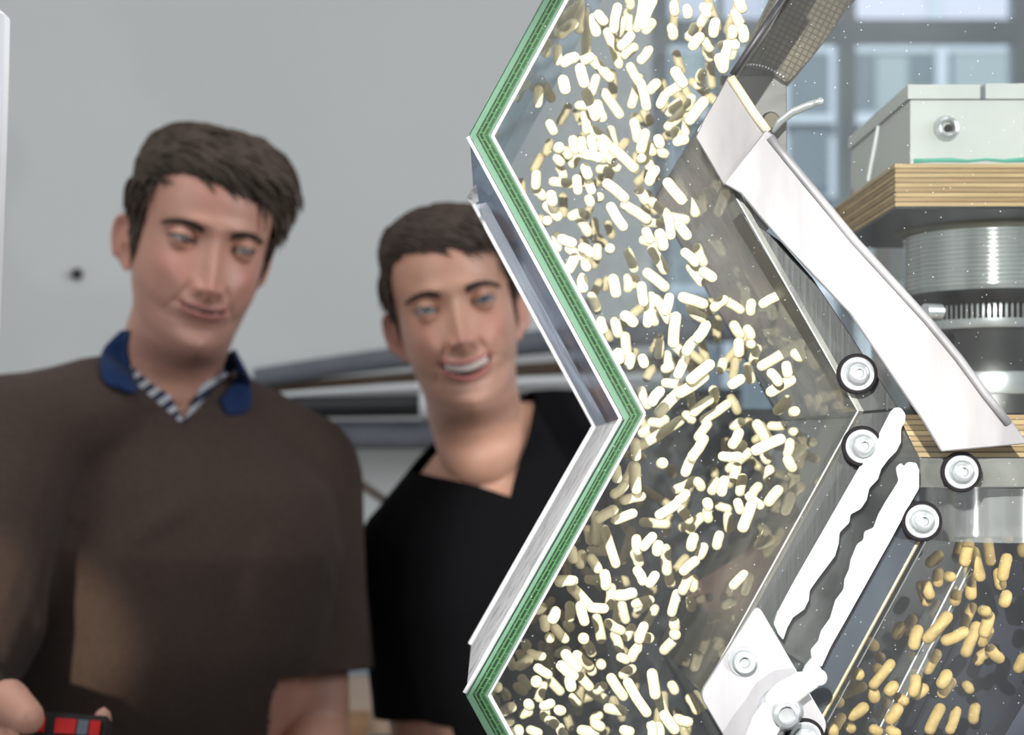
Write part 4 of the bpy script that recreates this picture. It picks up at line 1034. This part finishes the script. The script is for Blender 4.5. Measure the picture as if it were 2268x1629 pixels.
bm = bmesh.new(); lathe(bm, [(.0078, 0), (.0066, .0030), (.0048, .0040), (.0040, .0035), (.0034, -.001), (0, -.001)], Matrix.Translation(P(2096, 285, bb)) @ Matrix.Rotation(R(90), 4, 'X'), 24); link('screw_boss', autosmooth(fin(bm, 'screw_boss')), steel, box_o)
bm = bmesh.new(); lathe(bm, [(0, .0034), (.0022, .0034), (.0022, 0), (0, 0)], Matrix.Translation(P(2098, 285, bb)) @ Matrix.Rotation(R(90), 4, 'X'), 8); link('socket', fin(bm, 'socket'), rubber, box_o)
bm = bmesh.new(); tube(bm, [P(2024 + 40 * k, 355 + random.uniform(-2, 2), bb - .0006) for k in range(13)], [.0012 + random.uniform(-.0005, .0005) for k in range(13)], 6)
link('glue_seam', fin(bm, 'glue_seam', True), mat('green_glue', (.05, .28, .20), .5), box_o)
bm = bmesh.new(); tube(bm, [P(1950, 268, 1.145) + Vector((-.0006, 0, 0)), P(1925, 400, 1.165) + Vector((-.0006, 0, 0))], .0012, 6); link('tape_strip', fin(bm, 'tape_strip'), white_m, box_o)

# hose stack between the decks
HX, HD = 2205, 1.16
stack = empty('hose_assembly', P(HX, 910, HD), 'clear ribbed hose with black tape and a slotted steel clamp between the plywood decks', 'hose')
hc = P(HX, 1008, HD)
def ring_part(name, prof, m, n=72, label=None):
    bm = bmesh.new(); lathe(bm, [(r_ / F * HD, -(y - CY) / F * HD * .95) for r_, y in prof], Matrix.Translation((hc.x, HD, H)), n)
    o = link(name, autosmooth(fin(bm, name), 40), m, stack)
    if label: o['label'] = label
    return o
olive = noisy('olive_flange', (.20, .20, .13), (.28, .27, .18), 20, .4)
hosem = noisy('smoky_pvc', (.13, .145, .15), (.30, .32, .33), 50, .18, 0, (1, 1, .05), bmp=.1); bsdf(hosem).inputs['Coat Weight'].default_value = .6  # pale vertical streaks in the colour stand in for reflections
ring_part('flange', [(0, 480), (218, 480), (222, 484), (218, 492), (196, 500), (0, 500)], olive)
pr = [(0, 496)]
for k in range(13): y = 500 + k * 10; pr += [(196, y), (200, y + 3), (200, y + 6), (196, y + 9)]
pr += [(192, 640), (180, 655), (0, 655)]
ring_part('ribbed_hose', pr, hosem)
tp = noisy('black_tape', (.006, .007, .008), (.02, .02, .022), 20, .22, bmp=.6, dist=.004)
ring_part('tape_wrap', [(0, 622), (186, 628), (196, 640), (192, 655), (182, 668), (160, 672), (0, 672)], tp)
ring_part('hose_clamp', [(150, 655), (168, 655), (170, 660), (170, 718), (168, 722), (150, 722)], steel, 96, 'slotted steel hose clamp')
for k in range(40):
    an = R(-90 - 78 + k * 4)
    c = Vector((hc.x + math.cos(an) * 170.5 / F * HD, HD + math.sin(an) * 170.5 / F * HD, H - (683 - CY) / F * HD * .95))
    bm = bmesh.new(); box(bm, (-.0011, -.0006, -.0050), (.0011, .0006, .0050), Matrix.Translation(c) @ Matrix.Rotation(an + R(90), 4, 'Z')); bevel(bm, .0003, 1)
    link('clamp_slot', fin(bm, 'clamp_slot'), rubber, stack)
cb_ = P(2048, 690, 1.03); bm = bmesh.new(); tube(bm, [cb_, cb_ + Vector((.010, .004, 0))], .0045, 12); link('clamp_screw', autosmooth(fin(bm, 'clamp_screw')), steel, stack)
blk_r = noisy('black_hose_rubber', (.012, .012, .013), (.030, .030, .032), 12, .35, bmp=.3, dist=.004)
ring_part('rubber_sleeve', [(0, 716), (158, 718), (165, 745), (178, 790), (186, 822), (186, 916), (0, 918)], blk_r)
ring_part('steel_band', [(180, 822), (190, 822), (191, 826), (191, 868), (190, 872), (180, 872)], steel)
back_tube = empty('steel_duct', P(1960, 700, 1.35), 'shiny steel duct behind the hose, only its left side in view', 'duct')
bm = bmesh.new(); lathe(bm, [(0, -.42), (.066, -.42), (.066, .10), (0, .10)], Matrix.Translation(P(2120, 640, 1.42)), 48); o = link('duct_pipe', autosmooth(fin(bm, 'duct_pipe')), steel, back_tube)
bm = bmesh.new(); lathe(bm, [(.066, -.01), (.069, -.008), (.069, .008), (.066, .01)], Matrix.Translation(P(2120, 700, 1.42)), 48); link('duct_seam', fin(bm, 'duct_seam', True), rubber, back_tube)
link('duct_foot', boxme('duct_foot', (P(2120, 0, 1.42).x - .05, 1.37, 0), (P(2120, 0, 1.42).x + .05, 1.47, 1.2)), grey_st, back_tube)
# collar plate and clear socket under the lower deck
mp('collar_plate', prism('collar_plate', px([(2036, 1016), (2700, 1016), (2700, 1080), (2036, 1080)], D0 + .002), D0 + .001, D0 + .012, .0005, 1), clear('grey_collar_acrylic', tint=(.6, .6, .58), dust=.35, dscale=12, dcol=(.50, .50, .48)))
bm = bmesh.new(); lathe(bm, [(.034, .0), (.0365, 0), (.0365, -.0262), (.034, -.0262), (.034, 0)], Matrix.Translation(P(2215, 1080, .905)), 48)
mp('clear_socket', autosmooth(fin(bm, 'clear_socket')), clear('socket_acrylic', tint=(.86, .87, .88), dust=.30, dscale=30, stretch=(1, 1, .05), refl=3, rough=.12, dcol=(.7, .71, .73)))

# machine stand and black back board
stand = empty('back_board', (P(1900, 0, 1.34).x, 1.34, 0), 'matt black board standing behind the lower half of the machine', 'board')
bz = P(0, 905, 1.32).z
link('board', boxme('board', (P(1352, 0, 1.32).x, 1.33, .05), (.95, 1.345, bz), .001, 1), mat('matt_black_board', (.012, .012, .016), .6), stand)
for xx in (.12, .88): link('foot', boxme('foot', (xx - .02, 1.18, 0), (xx + .02, 1.5, .05)), grey_st, stand)
# ================================================================ pellets in flight
PA = """1160,40,1165,95 1265,75,1270,115 1400,60,1430,110 1440,60,1380,190 1495,190,1485,265 1140,230,1150,290 1325,225,1285,300 1370,305,1315,375 1420,350,1450,385 1430,430,1450,465 1550,370,1660,375 1590,420,1560,560 1650,360,1630,450 1530,480,1560,560 1720,240,1730,310 1640,250,1640,280 1660,110,1700,190 1690,10,1720,60 975,190,930,245 900,10,860,220 980,10,900,200 790,10,800,40 695,60,665,240 780,110,790,260 730,180,700,260 800,300,730,370 830,390,760,450 950,410,890,490 610,270,710,520 490,480,630,640 400,500,470,470 390,560,420,680 520,640,480,760 1170,590,1230,680 1220,690,1110,760 1080,790,1050,850 1385,600,1370,640 1380,670,1350,700 1010,690,970,730 800,550,880,680 870,640,810,860 890,680,930,880 590,760,710,940 380,865,470,870 440,760,510,960 530,860,570,960 425,950,445,1060 250,660,265,730 140,1020,170,1070 1190,850,1120,920 1300,810,1270,870 1250,900,1110,1040 1400,840,1290,980 1270,960,1250,1090 1170,1080,1180,1120 1190,1160,1240,1150 830,1010,860,1130 640,1060,670,1210 500,1070,620,1190 1030,1140,1040,1180 1050,1250,1080,1260 950,1200,980,1240 920,1100,890,1220 880,1300,900,1310 920,1250,960,1380 480,1140,500,1210 210,1200,220,1230 270,1240,290,1270 330,1150,350,1230 400,1160,410,1230 380,1270,330,1340 440,1270,540,1290 570,1230,580,1300 560,1190,640,1300 650,1220,830,1370 550,1390,690,1375 200,1300,230,1330 430,1380,450,1430 220,1380,250,1440 170,1490,300,1510 1000,1400,960,1480 360,1470,370,1560 460,1500,480,1560 610,1510,750,1620 870,1560,920,1640 1110,1500,1220,1640 30,1430,25,1520 40,1570,80,1610 60,650,150,800 50,740,40,850 260,510,340,470 80,370,100,430 180,330,100,350 230,270,330,200 60,250,350,110 150,80,330,10 540,120,580,170 500,150,520,260 200,400,210,500 420,100,440,420 380,230,380,20"""
PB = """150,10,160,60 460,40,470,70 540,20,550,40 980,70,1100,160 760,90,930,210 1340,30,1335,150 640,110,740,260 120,100,200,180 110,210,120,240 325,180,400,160 390,220,450,310 930,230,1050,240 1080,180,1250,210 1200,250,1260,340 1110,180,1130,340 1040,330,1070,420 930,310,960,370 910,380,1060,410 190,350,200,440 240,370,320,400 300,450,400,510 410,440,470,480 530,440,530,510 620,450,640,450 780,480,830,610 980,460,1080,620 430,570,440,600 340,530,300,610 1250,480,1330,560 1350,440,1400,560 400,690,410,770 660,700,680,810 780,690,780,770 840,700,820,740 940,650,1080,760 890,760,910,880 970,840,940,1060 1020,860,1110,1030 1120,850,1090,960 990,980,1000,1050 480,840,520,930 760,1000,820,1050 675,1050,700,1140 560,1040,580,1110 1175,1010,1150,1220 1150,1230,1260,1340 1250,1340,1190,1480 1330,1200,1260,1290 1400,640,1470,680 1300,600,1380,720 1230,850,1400,900 1490,930,1570,870 1590,880,1700,950 1790,900,1790,960 1890,900,2000,840 1650,1080,1700,1150 1760,1110,1790,1160 1780,1230,1790,1240 1840,1270,1810,1360 1880,1410,2050,1310 2150,1310,2190,1340 2080,1410,2090,1470 1960,1470,2010,1540 2110,1530,1960,1620 2180,1380,2190,1440 760,1170,770,1300 1040,1220,1030,1320 900,1350,910,1390 800,1340,790,1400 700,1310,710,1350 1100,1320,1110,1400 1090,1430,1130,1410 1090,1550,1190,1560 1640,1560,1700,1520 1560,1380,1540,1440 1450,1400,1300,1520 1400,1500,1210,1630 1690,1220,1690,1300 1760,1420,1790,1520 1420,1080,1350,1180 1300,950,1380,1010"""
PC = """890,20,940,140 1040,30,980,110 1200,30,1040,200 1480,20,1490,80 1450,100,1320,200 1260,220,1300,260 1080,260,900,370 1200,270,890,470 1600,130,1400,260 1430,300,1360,400 1400,420,1310,560 1320,550,1250,690 840,450,850,560 980,280,1040,290 1650,310,1700,280 1690,370,1640,460 1720,470,1690,500 1560,560,1680,560 1760,530,1620,660 1670,650,1650,740 2130,350,2140,370 2170,430,2200,460 1840,300,1900,400 1960,310,2050,310 2140,190,2150,195 2090,100,2010,180 2030,420,1830,510 1900,560,1920,590 2110,450,2090,540 2090,590,2130,650 1940,670,1930,740 2010,730,1950,800 2010,840,1940,930 2190,770,2210,850 1060,610,1065,620 820,640,750,780 840,650,850,830 680,660,690,740 670,870,750,800 750,920,890,890 1320,760,1180,830 1350,770,1380,810 1500,770,1470,840 1570,760,1550,850 1720,740,1700,850 1850,810,1790,890 1780,890,1860,960 1800,960,1720,1140 1680,940,1700,1000 1430,940,1440,970 1530,970,1600,990 1600,1050,1610,1150 1430,1010,1440,1070 1220,1000,1280,1080 1380,1060,1290,1160 1230,1130,1240,1150 1180,950,1040,1040 1250,870,1200,920 910,1100,1090,1115 680,1080,820,1030 660,1000,540,1070 520,1050,520,1250 450,1160,470,1250 590,1160,680,1440 480,1330,590,1340 570,1250,590,1340 980,1220,910,1300 850,1240,860,1330 840,1360,870,1430 1030,1290,1020,1340 1090,1320,1100,1500 1120,1540,1130,1600 1320,1230,1300,1300 1400,1310,1370,1370 1330,1420,1240,1500 1530,1210,1510,1290 1900,1200,1850,1290 1730,1530,1650,1620 860,1500,900,1580 1000,1540,960,1600 320,1330,330,1400 400,1370,390,1440 480,1400,530,1480 220,1580,330,1580 590,1530,600,1620 460,1570,540,1570"""
PD = """780,370,870,360 880,420,1020,570 1040,580,1140,590 1200,420,1190,560 1260,480,1370,460 1250,560,1250,680 1290,560,1320,680 860,570,860,660 950,570,980,690 740,620,720,670 630,580,600,600 650,680,660,740 840,720,860,740 690,820,700,840 740,750,820,840 1080,670,1120,840 1180,710,1280,770 1370,750,1330,820 1470,740,1430,840 1230,810,1270,910 1420,910,1370,990 1480,830,1510,830 970,830,975,840 1010,890,1040,950 500,880,505,910 540,960,630,980 450,960,480,1000 360,990,390,1060 520,1010,450,1060 770,960,830,930 830,970,920,1070 920,970,1020,1060 790,1060,890,1140 1040,1090,1040,1105 1115,1040,1120,1055 1280,990,1320,1010 1370,1090,1300,1130 600,1080,680,1130 580,1180,590,1200 700,1180,780,1270 640,1220,610,1320 860,1180,870,1230 950,1150,1020,1230 1030,1260,1140,1330 1130,1230,1090,1260 1200,1160,1300,1310 1340,1200,1490,1440 1540,1130,1560,1290 1580,1300,1640,1450 1640,1470,1720,1580 1700,1220,1720,1260 1850,1330,1900,1420 700,1370,650,1390 660,1440,660,1480 770,1420,790,1430 890,1320,920,1360 1180,1410,1290,1430 1100,1470,1060,1500 1070,1530,1110,1560 520,1440,480,1460 360,1410,380,1400 310,1280,340,1310 260,1230,270,1240 690,1510,740,1540 780,1570,810,1620 540,1590,600,1610 450,1580,430,1600 960,1590,1060,1620 1310,1590,1350,1600 1530,1550,1540,1620 1590,1560,1600,1620 1750,1500,1830,1520 1850,520,1860,580 1880,350,1880,420 1740,470,1700,620 1520,520,1400,550 1480,560,1420,600 1560,590,1500,700 1720,790,1730,810 1720,700,1725,740 1700,860,1640,930 1830,340,1790,440 470,1170,510,1220 430,1230,480,1270 520,1370,530,1390"""
PE = """1080,190,1020,240 1080,320,1080,400 1160,350,1190,360 990,430,1010,500 950,430,980,550 1180,450,1190,460 1220,500,1220,550 1080,590,1040,650 870,700,840,740 830,785,835,790 770,760,750,820 540,890,560,910 610,1000,612,1002 430,1130,435,1150 370,1190,380,1210 700,1060,560,1220 580,1090,640,1120 720,1240,690,1270 560,1290,570,1330 270,1350,280,1370 770,1330,800,1350 660,1370,680,1440 600,1470,610,1490 300,1490,260,1560 230,1580,240,1610 370,1560,375,1580 870,1000,920,1150 900,1180,880,1280 750,1420,700,1500 1150,1150,1110,1210 1190,1210,1110,1290 1310,1230,1330,1260 1260,100,1240,200 1330,100,1290,230 1370,160,1410,350 1480,80,1500,230 1630,210,1600,350 1570,330,1580,420 1630,510,1610,560 1450,620,1455,640 1490,680,1450,800 1500,940,1570,1010 1460,970,1400,1030 1480,790,1440,880 1390,760,1300,960 1150,680,1000,850 1380,1410,1360,1500 1760,1010,1730,1090 1100,1420,1010,1580 1230,1440,1170,1580 1060,980,1000,1100 1330,250,1340,500 1350,600,1290,740 1280,800,1150,870 920,790,880,900 1760,130,1765,160 1620,20,1640,50 330,1300,470,1240 480,1410,390,1470 560,1580,600,1600 700,1590,740,1610 960,1260,900,1300"""
def parse(t, ox, oy, s):
    return [(ox + a / s, oy + b / s, ox + c / s, oy + d / s) for a, b, c, d in (map(float, q.split(',')) for q in t.split())]
main = parse(PA, 1180, 0, 3.702) + parse(PB, 1180, 430, 3.702) + parse(PC, 1180, 860, 3.702) + parse(PD, 1030, 1190, 3.71)
cham = parse(PE, 1780, 1180, 3.627)
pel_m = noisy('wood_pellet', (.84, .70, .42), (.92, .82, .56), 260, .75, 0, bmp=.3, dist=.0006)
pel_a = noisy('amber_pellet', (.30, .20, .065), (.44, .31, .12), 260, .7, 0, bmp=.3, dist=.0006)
rp = random.Random(5)
def capsule_into(bm, a, b, r, curve):
    d = b - a; s = d.orthogonal().normalized(); m_ = a.lerp(b, .5) + s * curve
    u = d.normalized()
    pts = [a - u * r * .92, a - u * r * .55, a, m_, b, b + u * r * .55, b + u * r * .92]
    tube(bm, pts, [r * .42, r * .84, r, r, r, r * .84, r * .42], 12)
def describe(seg, ch):
    x0, y0, x1, y1 = seg; x, y = (x0 + x1) / 2, (y0 + y1) / 2; l_ = math.hypot(x1 - x0, y1 - y0)
    ln = 'round end-on' if l_ < 8 else 'stubby' if l_ < 15 else 'short' if l_ < 24 else 'medium' if l_ < 36 else 'long'
    a = math.degrees(math.atan2(-(y1 - y0), x1 - x0)) % 180
    an = '' if l_ < 8 else ' level' if a < 18 or a > 162 else ' upright' if 72 < a < 108 else ' right-leaning' if a <= 72 else ' left-leaning'
    if ch:
        v = 'just under the clear socket' if y < 1290 else 'level with the wing nut' if y > 1480 else 'halfway down the dark chamber'
        h = 'close to the navy bar' if x < 1960 else 'by the right border' if x > 2150 else 'mid-chamber'
        return f'{ln}{an} amber pellet {v}, {h}'
    lv = ['at the top border', 'below the top border', 'above the left corner', 'level with the left corner', 'below the left corner', 'beside the upper green edge', 'level with the smiling face', 'above the middle notch', 'level with the middle notch', 'below the middle notch', 'beside the lower green edge', 'above the clamp plate', 'level with the clamp plate', 'by the lowest corner', 'at the bottom border', 'at the bottom border'][min(15, int(y / 109))]
    ys = [-350, 300, 920, 1539, 1865]; xl = np.interp(y, ys, [1441, 1086, 1424, 1079, 1258]); xr = np.interp(y, ys, [1946, 1546, 1900, 1554, 1738]); t = (x - xl) / (xr - xl)
    h = 'near the green wall' if t < .25 else 'left of mid-channel' if t < .5 else 'right of mid-channel' if t < .75 else 'near the rear wall'
    return f'{ln}{an} cream pellet {lv}, {h}'
def pellet(seg, name, m, group, label, dlo, dhi, r0):
    x0, y0, x1, y1 = seg; d = rp.uniform(dlo, dhi); r = r0 * rp.uniform(.92, 1.08)
    a, b = P(x0, y0, d), P(x1, y1, d)
    L_ = (b - a).length
    dy = rp.uniform(-.5, .5) * max(.004, L_ * .7) 
    c = (a + b) / 2; a = a - c; b = b - c; a.y -= dy / 2; b.y += dy / 2
    if (b - a).length < .002: b = Vector((0, .0025, 0)); a = Vector((0, -.0025, 0))
    bm = bmesh.new(); capsule_into(bm, a, b, r, rp.uniform(-.0007, .0007))
    if not name: bmesh.ops.translate(bm, vec=c, verts=bm.verts); return bm
    o = bpy.data.objects.new(name, fin(bm, name, True)); COL.objects.link(o); o.location = c; o.data.materials.append(m)
    return tag(o, describe(seg, name[0] == 'a'), 'pellet', group)
main.sort(key=lambda s_: -math.hypot(s_[2] - s_[0], s_[3] - s_[1]))
for s_ in main[:298]: pellet(s_, 'pellet', pel_m, 'pellets flying through the zigzag channel', 'cream wood pellet flying through the brightly lit zigzag channel', .872, 1.02, .00275)
rest = bmesh.new()
def merge(bm):
    me = bpy.data.meshes.new('t'); bm.to_mesh(me); bm.free(); rest.from_mesh(me); bpy.data.meshes.remove(me)
for s_ in main[298:]: merge(pellet(s_, '', None, '', '', .872, 1.02, .00275))
tag(link('far_pellets', fin(rest, 'far_pellets', True), pel_m), 'loose swarm of pellets behind the nearer ones in the zigzag channel', 'pellets', None, 'stuff')
rest = bmesh.new()
pel_f = noisy('shaded_pellet', (.40, .32, .18), (.54, .45, .28), 260, .75)
# deep ones in the channel, their colour darkened to stand in for shade
def inside(x, y):
    ys = [-350, 300, 920, 1539, 1865]; xl = np.interp(y, ys, [1441, 1086, 1424, 1079, 1258]); xr = np.interp(y, ys, [1946, 1546, 1900, 1554, 1738])
    return xl, xr
for k in range(130):
    y = rp.uniform(20, 1640); d = rp.uniform(1.02, 1.066); s_ = D0 / d
    yf_ = CY + (y - CY) / s_
    xl, xr = inside(0, yf_); xl = CX + (xl + 34 - CX) * s_; xr = CX + (xr - 34 - CX) * s_
    x = rp.uniform(xl, xr); an = rp.gauss(math.pi / 2, .6); l_ = rp.uniform(4, 34)
    merge(pellet((x - math.cos(an) * l_, y - math.sin(an) * l_, x + math.cos(an) * l_, y + math.sin(an) * l_), '', None, '', '', d, d, .0026))
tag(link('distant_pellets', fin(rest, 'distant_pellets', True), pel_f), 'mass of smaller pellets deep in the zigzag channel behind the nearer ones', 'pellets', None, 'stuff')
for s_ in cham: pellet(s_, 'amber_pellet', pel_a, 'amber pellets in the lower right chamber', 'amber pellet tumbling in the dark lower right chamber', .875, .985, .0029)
# one paler pellet

# pellets that would read alike are ranked by height
same = {}
for o in COL.objects:
    if o.get('category') == 'pellet': same.setdefault(o['label'], []).append(o)
for lb, os_ in same.items():
    if len(os_) > 1:
        os_.sort(key=lambda o: -(o.location.z - H) / o.location.y)
        names = ['highest', 'second-highest', 'third-highest', 'fourth-highest', 'fifth-highest'][:len(os_) - 1] + ['lowest']
        for o, nme in zip(os_, names): o['label'] = nme + ' ' + lb
